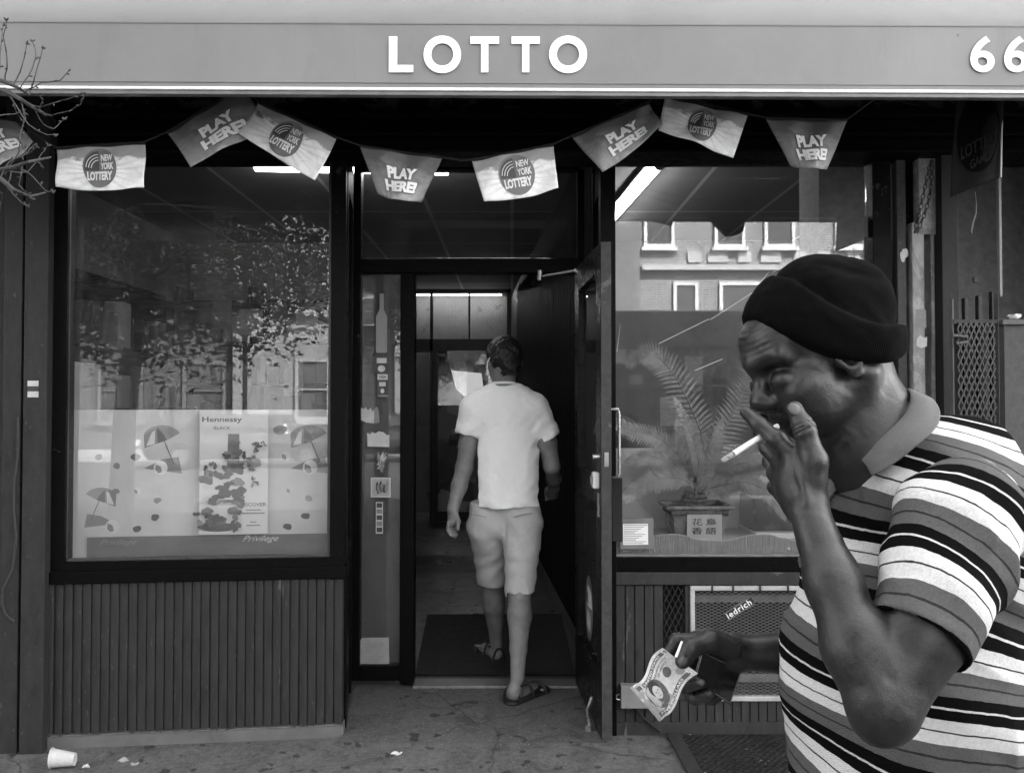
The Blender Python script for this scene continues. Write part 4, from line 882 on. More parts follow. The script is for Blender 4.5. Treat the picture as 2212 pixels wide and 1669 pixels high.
    pl(oval(0, 0, 105, 150), mat('emblem_grey', .07, .1, .4), 'disc', -.0195); pl([(-70, 5), (-30, 105), (60, 80), (80, 5)], A_, 'panel', -.0188); pl([(-75, -8), (78, -8), (40, -110), (-30, -115)], B_, 'panel', -.0188); pl([(-60, 12), (-25, 12), (-25, 70), (-50, 55)], C_, 'panel', -.0181)
    for k in range(4): pl([(-50+k*27, -25), (-42+k*27, -25), (-42+k*27, -95), (-50+k*27, -95)], A_, 'bar', -.0181)
    f2 = thing('door_sign', 'narrow oval notice at the top of the open door stile', 'sticker', (.33, 4.1, 1.8)); g1 = g.hit(1248, 660, 0)
    mb = MB(); mb.prism([(g1[0]+a*.001, g1[1]+b_*.001) for a, b_ in oval(0, 0, 32, 115)], g.at(0, 0, .0005), g.u, (0, 0, 1), g.n, .0006); mb.build('disc', mat('emblem_dim', .03, .045, .4), f2)
    for k in range(5): mb = MB(); mb.prism([(g1[0]+a*.001, g1[1]+b_*.001) for a, b_ in ((-16, 70-k*32), (16, 70-k*32), (16, 60-k*32), (-16, 60-k*32))], g.at(0, 0, .0012), g.u, (0, 0, 1), g.n, .0004); mb.build('text_line', B_, f2)
    # scratches cut into the right pane
    sc_ = thing('glass_scratches', 'long pale diagonal scratches across the upper part of the right window', 'scratches', (.9, 3.6, 1.9))
    for x0, y0, x1, y1 in ((1422, 742, 1532, 688), (1534, 690, 1612, 640), (1612, 640, 1640, 622), (1668, 588, 1700, 572), (1700, 574, 1732, 555), (1640, 612, 1660, 588), (1500, 800, 1560, 775), (1332, 760, 1340, 700), (1665, 900, 1690, 870)):
        cutout(WR, [(x0, y0), (x0+1.2, y0+.6), (x1+.4, y1+.9), (x1, y1)], -.0298, .0004, mat('scratch_white', .5, .6), 'scratch', sc_)
    # right window: permit card, plate sticker
    w = WR; f = thing('permit_card', 'typed permit card in a clear sleeve at the lower left of the right window', 'notice', (.6, 3.6, .8))
    plate(w, 1340, 1119, 1412, 1185, -.0295, .0006, mat('sleeve_clear', .15, .2, .2, 5), 'sleeve', f, .01); plate(w, 1346, 1131, 1400, 1176, -.0287, .0006, mat('card_white', .75, .85, .6), 'sheet', f, .01)
    for k in range(11):
        a = (k*29 % 13); plate(w, 1348, 1133.5+k*3.9, 1398-a*2.2, 1134.8+k*3.9, -.0280, .0003, B_ if k % 4 else C_, 'text_line', f)
    f = thing('name_sticker', 'small black sticker reading iedrich stuck aslant on the vent mesh', 'sticker', (1.0, 3.6, .5)); rot = R(32)
    plate(w, 1560, 1305, 1632, 1324, .004, .0012, INK, 'sheet', f, rot)
    f0 = surf(w, 1596, 1314.5, .0054); c, s = math.cos(rot), math.sin(rot)
    put_text('iedrich', 'lettering', mat('sticker_white', .7, .8, .5), f, lambda x, y, o: f0(x*c-y*s, x*s+y*c, o), .122, .026, .02, 1.15, .0005)
    for dy in (-.0165, .0165): mb = MB(); mb.box8([f0(x*c-(dy+y)*s, x*s+(dy+y)*c, o) for o in (0, .0004) for x, y in ((-.070, -.0006), (.070, -.0006), (.070, .0006), (-.070, .0006))]); mb.build('rule', A_, f)
    for (a, b_, c_, d, lab) in ((1978, 668, 2001, 708, 'faded square tag on the pale pier board'), ):
        plate(w, a, b_, c_, d, .0505, .0006, mat('tag_faded', .17, .24, .6, 60), 'pier_tag'); tag(bpy.context.scene.objects['pier_tag'], lab, 'sticker')
    tag(cutout(w, [(1981, 731), (1988, 724), (1996, 730), (2003, 727), (2002, 748), (1990, 752), (1980, 747)], .0505, .0006, A_, 'torn_sticker'), 'torn white scrap on the pale pier board below the faded tag', 'sticker')
    tag(cutout(w, blob(1953, 550, 8, 14, 22, .2, 9), .0305, .0006, A_, 'torn_sticker'), 'ragged white paper remnant on the dark pier board by the right window', 'sticker')
    plate(w, 1866-4, 470, 1895-4, 512, -.029, .0006, mat('tape_patch', .12, .18, .6), 'window_notice'); tag(bpy.context.scene.objects['window_notice'], 'square grey notice at the upper right of the right window', 'notice')
    for k, (y0, y1) in enumerate(((822, 834), (835, 844), (845, 858))):
        plate(WL, 59.5, y0, 83, y1, .0555, .0006, (A_, C_, A_)[k], 'pier_sticker'); 
    for k, o in enumerate([o for o in bpy.data.objects if o.name.startswith('pier_sticker')]): tag(o, ('upper white strip sticker on the left pier', 'dark strip sticker between the two white ones on the left pier', 'lower white strip sticker on the left pier')[k], 'sticker')
def frond(mb, pts, ln, n, wd=.0080, droop=.3, side=None):
    """a feather leaf: a stem through pts with n pairs of narrow leaflets"""
    pts = [Vector(p) for p in pts]
    def at(t):
        k = t*(len(pts)-1); i = min(int(k), len(pts)-2); f = k-i; p0 = pts[max(i-1, 0)]; p1 = pts[i]; p2 = pts[i+1]; p3 = pts[min(i+2, len(pts)-1)]
        return .5*((2*p1)+(p2-p0)*f+(2*p0-5*p1+4*p2-p3)*f*f+(-p0+3*p1-3*p2+p3)*f**3)
    st = [at(i/16) for i in range(17)]; mb.tube(st, [.0042*(1-.75*i/16) for i in range(17)], 5)
    for i in range(n):
        t = .16+.82*i/n; p = at(t); d = (at(min(1, t+.02))-at(max(0, t-.02))).normalized(); sd_ = d.cross(Vector((0, -1, .35))).normalized() if side is None else Vector(side)
        L = ln*math.sin(math.pi*min(1, .25+t*.78))**.6*random.uniform(.88, 1.1)
        for s in (-1, 1):
            q = (sd_*s*.9+d*.55+Vector((0, random.uniform(-.18, .1), -droop*.3))).normalized(); a = d*wd
            m_ = p+q*L*.5+Vector((0, 0, -droop*L*.08)); e = p+q*L+Vector((0, 0, -droop*L*.4))
            mb.add([p-a, p+a, m_+a*.9, m_-a*.9, e], [(0, 1, 2, 3), (3, 2, 4)])
def build_right_display():
    w = WR; zs = .765; D = 3.95
    tag(MB().box(.46, 1.62, 3.68, 4.5, zs-.03, zs).build('window_shelf', mat('shelf_pale', .4, .5, .5, 4)), 'pale shelf board inside the right window under the potted palm', 'shelf')
    bw_ = Wall((.45, 4.45), (1.65, 4.45)); pm = mat('partition_pale', .7, .8, .6, 3, .15, 60)
    o = cutout(bw_, [(1300, 968), (1430, 968), (1436, 960), (1700, 960), (1760, 1165), (1300, 1165)], -.02, .02, pm, 'partition'); tag(o, 'low pale partition board behind the potted palm', 'partition')
    # scalloped, ribbed edging board
    top = [(1331, 1158), (1400, 1159), (1420, 1156), (1440, 1154), (1460, 1154), (1480, 1157), (1500, 1164), (1520, 1167), (1560, 1168), (1590, 1164), (1605, 1158), (1630, 1155), (1660, 1155), (1690, 1162), (1720, 1168), (1760, 1168), (1800, 1160), (1882, 1158)]
    off = -.075; mb = MB(); k = 0; s0 = w.hit(1332, 1190, off)[0]; s1 = w.hit(1882, 1190, off)[0]; zb = w.hit(1400, 1203, off)[1]-.02; ss = [w.hit(a, b_, off) for a, b_ in top]; N = 420
    def zt(s):
        for (a, b_), (c, d) in zip(ss, ss[1:]):
            if a <= s <= c: f = (s-a)/(c-a); f = f*f*(3-2*f); return b_+(d-b_)*f
        return ss[-1][1]
    for i in range(N+1):
        s = s0+(s1-s0)*i/N; r = .0022 if i % 4 in (1, 2) else 0
        mb.v += [tuple(w.at(s, zb, off+r)), tuple(w.at(s, zt(s), off+r)), tuple(w.at(s, zt(s), off-.006)), tuple(w.at(s, zb, off-.006))]
    mb.f = [(i*4+j, i*4+4+j, i*4+4+j+1, i*4+j+1) for i in range(N) for j in range(3)]
    ed = thing('scalloped_edging', 'ribbed grey edging board with a wavy top along the foot of the right window', 'edging', tuple(w.at(s0, zb, off)))
    mb.build('ribbed_board', mat('rib_grey', .12, .18, .6, 20), ed); MB().tube([w.at(s0+(s1-s0)*i/80, zt(s0+(s1-s0)*i/80), off) for i in range(81)], .003, 6).build('beading', mat('rib_light', .2, .3, .5), ed)
    c = w.hit(1704, 1184, off+.003); MB().tube([w.at(c[0]+.004*math.cos(t), c[1]+.004*math.sin(t), off+.004) for t in [i*math.pi/6 for i in range(12)]], .0012, 5, True).build('eyelet', PAPER, ed)
    # pot
    a, b_ = P(1439, 1100, D), P(1586, 1100, D); cx = (a.x+b_.x)/2; hw = (b_.x-a.x)/2; zr = P(1500, 1092, D).z; pt = thing('planter', 'square glazed pot with four Chinese characters on its front plaque', 'plant pot', (cx, D+.1, zs))
    pm = mat('glaze_grey', .09, .14, .3, 8, .15, 30, spec=.6); mb = MB(); cyy = D+.12
    def sq(z, r): return [(cx-r, cyy-r*.85, z), (cx+r, cyy-r*.85, z), (cx+r, cyy+r*.85, z), (cx-r, cyy+r*.85, z)]
    prof = [(zs+.001, hw*.70), (zs+.06, hw*.74), (zr-.05, hw*.80), (zr-.022, hw*.86), (zr-.016, hw*1.0), (zr, hw*1.0), (zr, hw*.88), (zr-.03, hw*.84)]
    for z, r in prof: mb.v += sq(z, r)
    mb.f = [(i*4+j, i*4+(j+1) % 4, i*4+4+(j+1) % 4, i*4+4+j) for i in range(len(prof)-1) for j in range(4)]+[(3, 2, 1, 0)]
    mb.build('pot_body', pm, pt, bevel=.004, smooth=True, ang=30)
    yf = cyy-hw*.80*.85-.0015; fr0 = Wall((cx-1, yf), (cx+1, yf))
    plate(fr0, 1484, 1111, 1560, 1180, .0025, .003, mat('plaque_pale', .30, .38, .4, 8), 'plaque', pt)
    for ch, x, y in (('花', 1506, 1127), ('鳥', 1536, 1127), ('香', 1506, 1146), ('語', 1536, 1146)): txt(fr0, ch, x, y, .006, 23, 15, mat('brush_ink', .025, .035, .6), pt, .012)
    MB().box(cx-hw*.84, cx+hw*.84, cyy-hw*.7, cyy+hw*.7, zr-.05, zr-.022).build('soil', mat('soil', .02, .05, .9, 60, .9, 120, bdist=.02), pt)
    pl = thing('potted_palm', 'sago palm with feathery fronds arching out of the square pot', 'plant', (cx, cyy, zr))
    st = Sculpt(); st.ell((cx, cyy, zr+.01), (.065, .06, .055)); st.post = lambda p, d: d+.008*wnoise(p, 60)+.004*np.sin(p[..., 2]*300)
    skin([st.mesh((cx-.1, cyy-.1, zr-.06), (cx+.1, cyy+.1, zr+.09), .005)], 'caudex', mat('bark_dark', .03, .07, .9, 70, .8, 150), pl, 0)
    lf = mat('palm_leaf', .09, .20, .45, 30, .2, 80); base = Vector((cx, cyy, zr+.045))
    fronds = [([(1480, 1035, 0), (1420, 1033, -.05), (1365, 1060, -.08), (1336, 1092, -.1)], .075, 46), ([(1470, 1010, .05), (1400, 985, .0), (1345, 1003, -.05)], .07, 40), ([(1478, 1000, .05), (1430, 950, .05), (1355, 925, .0), (1320, 905, 0)], .085, 44),
              ([(1490, 1000, .1), (1470, 960, .15), (1462, 900, .2)], .06, 36), ([(1510, 1005, -.03), (1500, 960, -.06), (1480, 905, -.05), (1452, 850, 0)], .05, 34), ([(1530, 1010, 0), (1548, 960, -.02), (1560, 900, 0)], .055, 34),
              ([(1540, 1030, 0), (1580, 1005, -.05), (1640, 990, -.1), (1690, 985, -.1)], .055, 44), ([(1545, 1035, 0), (1600, 1010, -.03), (1650, 1012, -.06), (1700, 1035, -.08)], .062, 46), ([(1550, 1050, -.02), (1610, 1040, -.08), (1665, 1070, -.1), (1700, 1130, -.12)], .07, 50),
              ([(1545, 1020, .08), (1600, 975, .12), (1655, 955, .15), (1720, 960, .2)], .07, 40), ([(1500, 1010, .1), (1440, 985, .18), (1380, 1000, .2)], .06, 36), ([(1520, 1000, .12), (1510, 920, .2), (1450, 800, .22), (1390, 760, .2), (1350, 800, .2)], .12, 50), ([(1530, 1000, .12), (1590, 880, .2), (1640, 780, .22), (1690, 750, .22)], .11, 46)]
    for pts, ln, n in fronds:
        mb = MB(); frond(mb, [base]+[P(a, b_, cyy+d*1.0) for a, b_, d in pts], ln, n); mb.build('frond', lf, pl)
    mb = MB()
    for k in range(60):
        a = random.uniform(0, 6.28); r = random.uniform(.02, .06); p = Vector((cx+r*math.cos(a), cyy+r*math.sin(a), zr+.02+random.uniform(0, .04))); q = p+Vector((math.cos(a)*.05, math.sin(a)*.05, .05)); s = Vector((-math.sin(a), math.cos(a), 0))*.003; mb.add([p-s, p+s, q], [(0, 1, 2)])
    mb.build('stem_stubs', lf, pl)
    MB().bevbox(P(1627, 1100, 4.15).x, P(1722, 1100, 4.15).x, 4.15, 4.40, zs+.03, P(1650, 1076, 4.15).z, .006).build('display_box', mat('box_dark', .02, .045, .25, 6)); tag(bpy.data.objects['display_box'], 'dark glossy box on the shelf to the right of the potted palm', 'box')
    MB().bevbox(P(1627, 1150, 4.15).x, 1.60, 4.10, 4.42, zs+.001, zs+.029, .004).build('box_stand', pm); tag(bpy.data.objects['box_stand'], 'low pale stand under the dark glossy box in the right window', 'stand')
    bpy.data.objects['box_stand'].data.materials[0] = mat('partition_pale', .5, .6)
def build_street_side():
    # left cable, litter, cup, hatch, box
    MB().tube([WL.at(*WL.hit(a, b_, .06), .06) for a, b_ in ((40, 900), (39, 980), (31, 1040), (30, 1100), (36, 1160), (28, 1230), (8, 1270), (4, 1300), (12, 1325), (30, 1342))], .0055, 8).build('cable', INK, smooth=True); tag(bpy.data.objects['cable'], 'loose black cable hanging in a curve on the left pier', 'cable')
    c = PZ(140, 1656, 0); cu = thing('paper_cup', 'white paper cup lying on its side on the sidewalk by the left pier', 'cup', (c.x, c.y, 0)); ax = Vector((1, .18, 0)).normalized()
    mb = MB(); r0, r1, L = .036, .024, .086; n = 36; a0 = c-ax*.05+Vector((0, 0, r0+.004)); a1 = c+ax*.038+Vector((0, 0, r1+.004)); si = Vector((-ax.y, ax.x, 0)); up = Vector((0, 0, 1))
    prof = [(0, r0+.003), (0.02, r0+.003), (.025, r0), (1, r1), (1, r1-.001), (.93, r1-.003), (.02, r0-.002), (0, r0-.001)]
    for t, r in prof: p = a0.lerp(a1, t); mb.v += [tuple(p+si*r*math.cos(2*math.pi*i/n)+up*r*math.sin(2*math.pi*i/n)) for i in range(n)]
    mb.f = [(j*n+i, j*n+(i+1) % n, (j+1)*n+(i+1) % n, (j+1)*n+i) for j in range(len(prof)-1) for i in range(n)]+[tuple(range(3*n, 4*n))]
    mb.build('cup_wall', mat('cup_white', .42, .60, .7, 30, .2, 200), cu, smooth=True, ang=35)
    def scrap(qx, qy, sx, sy, lab, seed, name='paper_scrap', v=.6):
        p = PZ(qx, qy, .004); s_ = Sculpt(); s_.ell((p.x, p.y, sy*.4), (sx, sx*.6, sy), None); rg = seed
        s_.post = lambda q, d: d+sx*.28*wnoise(q, 2.2/sx, rg); o = skin([s_.mesh((p.x-sx*1.5, p.y-sx, -.01), (p.x+sx*1.5, p.y+sx, sy*2.2), sx/9)], name, mat('scrap_%d' % int(v*100), v*.7, v, .8, 40, .5, 120), None, 0); tag(o, lab, 'litter')
    scrap(1488, 1582, .022, .010, 'flattened white litter scrap at the left edge of the cellar hatch', 1., v=.7); scrap(1541, 1579, .020, .020, 'crumpled white tissue ball at the back edge of the cellar hatch', 2., v=.75)
    scrap(186, 1653, .014, .006, 'tiny pale scrap on the sidewalk right of the paper cup', 3.); scrap(856, 1625, .018, .003, 'small white scrap on the sidewalk before the doorway', 4., v=.7)
    scrap(266, 1640, .022, .006, 'broken leaf scrap on the sidewalk under the left panelling', 5., v=.35); scrap(290, 1648, .016, .005, 'second bit of leaf beside the broken leaf scrap', 6., v=.35); scrap(1655, 1582, .02, .006, 'grey litter scrap on the cellar hatch near the shirt', 7., v=.35)
    a, b_ = PZ(1213, 1603, .003), PZ(1270, 1596, .003); MB().tube([a, b_], .003, 6).build('stir_stick', mat('stick_wood', .3, .4)); tag(bpy.data.objects['stir_stick'], 'thin pale stick lying on the sidewalk near the open door', 'stick')
    # cellar hatch
    h = thing('cellar_hatch', 'dark steel cellar hatch plate let into the sidewalk beneath the vent', 'hatch', tuple(PZ(1460, 1590, 0)))
    t = NT('hatch_plate'); co = t.coord('World', (1, 1, 1), (0, 0, R(40))); br = t.n('ShaderNodeTexVoronoi'); br.inputs['Scale'].default_value = 42; br.inputs['Randomness'].default_value = .25; t.l(co, br.inputs['Vector']); sp = t.ramp(t.noise(t.coord('World'), 55, 2, .5), [(.70, 0), (.72, 1)]); n = t.noise(co, 5, 6, .7)
    col = t.mix(sp, t.ramp(n, [(.3, .012), (.7, .035)]), .22); t.bsdf(col, .5, .3, .5, t.bump(br.outputs['Distance'], .9, .012)); 
    e = Vector((0, 0, .008)); q = [PZ(1472, 1590, .0), PZ(1900, 1590, .0), PZ(2010, 1740, .0), PZ(1560, 1740, .0)]; q = [Vector((p.x, p.y, .001)) for p in q]; MB().box8([q[3], q[2], q[1], q[0]]+[x+e for x in (q[3], q[2], q[1], q[0])]).build('plate', t.m, h)
    q = [PZ(1440, 1590, .0), PZ(1470, 1590, .0), PZ(1557, 1740, .0), PZ(1522, 1740, .0)]; q = [Vector((p.x, p.y, .0005)) for p in q]; e = Vector((0, 0, .014)); MB().box8([q[3], q[2], q[1], q[0]]+[x+e for x in (q[3], q[2], q[1], q[0])]).build('kerb_strip', BOARD2, h)
    f = thing('junction_box', 'small pale electrical box on the boards below the vent', 'electrical box', (.6, 3.6, .2)); mb = MB(); s0, s1, z0, z1 = span(WR, 1341, 1481, 1420, 1530, .045); WR.box(mb, s0, s1, z0, z1, .0, .045); mb.build('box_body', mat('box_pale', .17, .24, .5, 8), f, bevel=.003)
    mb = MB(); a = WR.at(s0-.004, (z0+z1)/2, .02); mb.tube([a+Vector((0, -.02, .012)), a+Vector((-.014, -.02, .008)), a+Vector((-.014, -.02, -.008)), a+Vector((0, -.02, -.012))], .003, 6); mb.build('hasp', METAL, f); mb = MB(); mb.tube([WR.at(s0+.06, z0, .02), WR.at(s0+.10, z0-.05, .02), WR.at(s0+.17, .02, .03)], .006, 8); mb.build('conduit', DARKP, f, smooth=True)
    # right: chain, gate, posts, neighbour's wall, parapet, banner
    c0, c1 = P(2010, 352, 3.50), P(1975, 508, 3.50); ch = thing('chain', 'double strand of dark chain hanging from the top of the right pier', 'chain', tuple(c0))
    for s_ in range(2):
        n = 15
        for i in range(n):
            p = c0.lerp(c1+Vector((.012*s_, 0, 0)), i/n)+Vector((.022*s_*math.sin(math.pi*(i+1)/n), 0, 0)); d = (c1-c0).normalized(); si = Vector((1, 0, 0)) if i % 2 else Vector((0, 1, 0)); si = (si-d*si.dot(d)).normalized(); L = (c1-c0).length/n*.78
            MB().tube([p+d*L*math.cos(a)*.75+si*.0075*math.sin(a) for a in [2*math.pi*k/10 for k in range(10)]], .0024, 5, True).build('link', mat('chain_metal', .03, .06, .35, 20, metal=.6), ch, smooth=True)
    gw = Wall((1.55, 3.25), (2.6, 3.25)); g = thing('iron_gate', 'black iron gate with diamond mesh and spiked bars beside the right pier', 'gate', (1.8, 3.25, 0))
    for k, (a, b_, top) in enumerate(((2060, 2068, 645), (2091, 2095, 643), (2121, 2125, 638), (2146, 2155, 629))):
        mb = MB(); gw.qbox(mb, a, top, b_, 1640, -.012, .012); mb.build('gate_bar', BLACKP if k else mat('bar_grey2', .06, .12, .5), g, bevel=.002)
    for y in (690, 1180, 1600): mb = MB(); gw.qbox(mb, 2060, y, 2155, y+9, -.016, .016); mb.build('gate_rail', BLACKP, g)
    s0, s1, z0, z1 = span(gw, 2062, 698, 2148, 1180, 0); mesh_lattice(gw, s0, s1, z0, z1, .02, .021, .050, .0030, 'gate_mesh', mat('gate_mesh', .015, .03, .5, 20), g)
    mb = MB(); gw.box(mb, s0, s1, z0, z1, -.03, -.026); mb.build('gate_sheet', mat('gate_sheet', .03, .05, .6, 5), g)
    mb = MB(); mb.tube([gw.at(s0-.02, z1-.05, .03), gw.at(s0+.03, z1-.055, .035), gw.at(s0+.035, z1-.075, .03), gw.at(s0-.01, z1-.08, .03)], .006, 6); mb.build('gate_latch', METAL, g, smooth=True)
    po = thing('gate_post', 'grey steel post beside the iron gate', 'post', (1.95, 3.3, 0)); pg = mat('post_grey', .14, .2, .5, 10)
    mb = MB(); gw.qbox(mb, 2156, 629, 2169, 1640, -.03, .0); mb.build('post_tube', pg, po, bevel=.003); mb = MB(); gw.qbox(mb, 2157, 383, 2166, 640, -.024, -.006); mb.build('upper_pole', pg, po, bevel=.002)
    nb = thing('neighbour_building', 'plain grey rendered side wall of the next building at the right', 'building', (3, 4.4, 0))
    NW = paint_peel('render_grey', .15, .24, 1.1, .72, .8)
    MB().prism([(1.62, 0), (9, 0), (9, 11), (1.9, 11), (1.9, 3.0), (1.62, 3.0)], (0, 4.35, 0), (1, 0, 0), (0, 0, 1), (0, 1, 0), .3).build('wall', NW, nb)
    bw_ = Wall((1.62, 4.35), (6, 4.35)); mb = MB(); bw_.qbox(mb, 2104, 598, 2114, 610, .0, .012); mb.build('wall_plug', pg, nb, bevel=.003)
    pw = Wall((1.9, 3.5), (3.5, 3.5)); f = thing('low_wall', 'low dark wall with a coping at the right edge behind the gate', 'wall', (2.3, 3.5, 0)); mb = MB(); pw.qbox(mb, 2169, 700, 2420, 1700, -.12, .0); mb.build('wall_face', paint_peel('low_wall', .08, .10, 5, .60, .7), f); mb = MB(); pw.qbox(mb, 2166, 690, 2420, 700, -.14, .02); mb.build('coping', mat('coping_grey', .06, .1, .6, 10), f)
    p = pw.at(*pw.hit(2191, 690, -.04), -.04); s_ = Sculpt(); s_.ell(tuple(p+Vector((0, 0, .012))), (.030, .022, .014), None); s_.post = lambda q, d: d+.006*wnoise(q, 60, 2.)
    tag(skin([s_.mesh(tuple(p-Vector((.05, .04, .012))), tuple(p+Vector((.05, .04, .05))), .003)], 'paper_scrap', mat('scrap_70', .5, .7, .8, 40), None, 0), 'crumpled white paper lying on the coping at the right edge', 'litter')
    D = 3.08; bn = thing('banner', 'large dark translucent lottery banner hanging at the right end under the awning', 'banner', tuple(P(2110, 215, D))); TL, TR, BR_, BL_ = P(2068, 190, D), P(2163, 190, D+.05), P(2163, 383, D+.05), P(2058, 424, D)
    fn = lambda u, v, o=0: (TL*(1-u)+TR*u)*(1-v)+(BL_*(1-u)+BR_*u)*v+Vector((0, .02*math.sin(u*5+v*2)-o, 0))
    mb = MB(); mb.v = [tuple(fn(i/20, j/20)) for i in range(21) for j in range(21)]; mb.f = [(i*21+j, i*21+j+1, i*21+22+j, i*21+21+j) for i in range(20) for j in range(20)]; o = mb.build('cloth', mat('banner_dark', .004, .009, .7, 4, .1, 60, spec=.05), bn, smooth=True, ang=180); o.modifiers.new('t', 'SOLIDIFY').thickness = .001
    mb = MB(); mb.v = [tuple(fn(.5+.40*math.cos(t), .46+.40*math.sin(t), .003)) for t in [i*math.pi/20 for i in range(40)]]+[tuple(fn(.5, .46, .003))]; mb.f = [(i, (i+1) % 40, 40) for i in range(40)]; mb.build('logo_disc', mat('banner_black', .001, .002, .7, spec=.03), bn)
    tm = mat('banner_text', .012, .018, .7, spec=.03); put_text('LOTTERY', 'lettering', tm, bn, lambda x, y, o: fn(.5+x, .58-y-x*.12, .005+o), .66, .13, .02); put_text('GAMES', 'lettering', tm, bn, lambda x, y, o: fn(.5+x, .74-y-x*.12, .005+o), .36, .09, .02)
    mb = MB(); mb.tube([P(2164, 262, D+.04), P(2162, 383, D+.04)], .0035, 8); mb.build('edge_rod', mat('rod_white', .6, .75, .4), bn, smooth=True)
    mb = MB(); pts = [P(a, b_, 3.10) for a, b_ in ((2105, 415), (2108, 440), (2106, 462), (2099, 482), (2096, 500), (2099, 508))]; mb.tube(pts, [.003, .004, .006, .0075, .007, .003], 6); mb.build('ribbon', INK, bn, smooth=True)
    # bare twigs of the curb tree reaching in at the upper left
    T = thing('twiggy_tree', 'bare budding twigs of a small street tree reaching in at the upper left', 'tree', (-2.35, 1.75, 0)); D = 2.25; tw = mat('twig_bark', .025, .06, .8, 60, .4, 120); rg = random.Random(8)
    MB().tube([(-2.42, 1.7, 0), (-2.40, 1.72, 1.0), (-2.36, 1.8, 2.0), (-2.3, 1.9, 2.9), (-2.28, 1.92, 3.6)], [.06, .05, .042, .03, .015], 12).build('trunk', mat('trunk_bark', .04, .09, .9, 18, .8, 60), T, smooth=True)
    main = [[(-320, 300), (-140, 200), (-40, 165), (5, 175), (40, 190), (62, 205)], [(-320, 330), (-120, 250), (-20, 195), (10, 195), (45, 215), (75, 235), (100, 250)], [(-320, 420), (-100, 400), (-10, 370), (30, 362), (60, 350), (110, 340)], [(-320, 480), (-120, 420), (-20, 395), (0, 385), (30, 410), (65, 425), (98, 416)]]
    tws = [[(-5, 175), (0, 130), (5, 75), (8, 55)], [(10, 180), (16, 130), (8, 80), (14, 45)], [(30, 185), (50, 140), (58, 95)], [(45, 190), (70, 150), (78, 118), (70, 90)], [(50, 200), (90, 178), (130, 174), (150, 152)], [(62, 205), (75, 165), (92, 105)],
           [(20, 195), (35, 240), (50, 262)], [(60, 222), (85, 232), (130, 218), (178, 204)], [(75, 236), (110, 250), (150, 240), (175, 226), (182, 203)], [(70, 232), (95, 270), (115, 280), (138, 258)], [(45, 215), (55, 255), (42, 300), (58, 332), (80, 318)], [(20, 205), (60, 270), (95, 290), (120, 294)], [(0, 250), (30, 246), (50, 240)], [(85, 240), (92, 215), (82, 205)],
           [(10, 378), (40, 330), (48, 290)], [(20, 372), (60, 372), (92, 330), (104, 315)], [(25, 366), (15, 405), (40, 430), (60, 447)], [(40, 360), (70, 380), (95, 410), (115, 416)], [(0, 385), (20, 350), (60, 330), (75, 312)], [(48, 352), (42, 400), (70, 430)], [(-20, 395), (5, 420), (-2, 470)], [(60, 350), (78, 345), (92, 362)]]
    for q in main: mb = MB(); n = len(q); mb.tube([P(a, b_, D+.06*math.sin(i*1.3)) for i, (a, b_) in enumerate(q)], [.011-.0085*(i/(n-1)) for i in range(n)], 8); mb.build('branch', tw, T, smooth=True)
    for k, q in enumerate(tws):
        mb = MB(); pts = []; 
        for (a, b_), (c, d) in zip(q, q[1:]):
            for f in (0, .33, .66): pts.append(P(a+(c-a)*f+rg.uniform(-1.5, 1.5), b_+(d-b_)*f+rg.uniform(-1.5, 1.5), D+.05*math.sin(k)+rg.uniform(-.01, .01)+.015*len(pts)*math.cos(k*2.1)))
        pts.append(P(*q[-1], pts[-1].y)); n = len(pts); mb.tube(pts, [.0020-.0011*i/(n-1) for i in range(n)], 6); e_ = pts[-1]
        for j in range(4): o = Vector((rg.uniform(-1, 1), rg.uniform(-1, 1), rg.uniform(-.3, 1)))*.009; mb.tube([e_-o*.2, e_+o*.5, e_+o], [.0014, .0024, .0006], 6)
        for j in range(2, n-1, 3): o = Vector((rg.uniform(-1, 1), 0, rg.uniform(-1, 1)))*.012; mb.tube([pts[j], pts[j]+o*.7, pts[j]+o], [.0018, .0026, .0006], 6)
        mb.build('twig', tw, T, smooth=True)
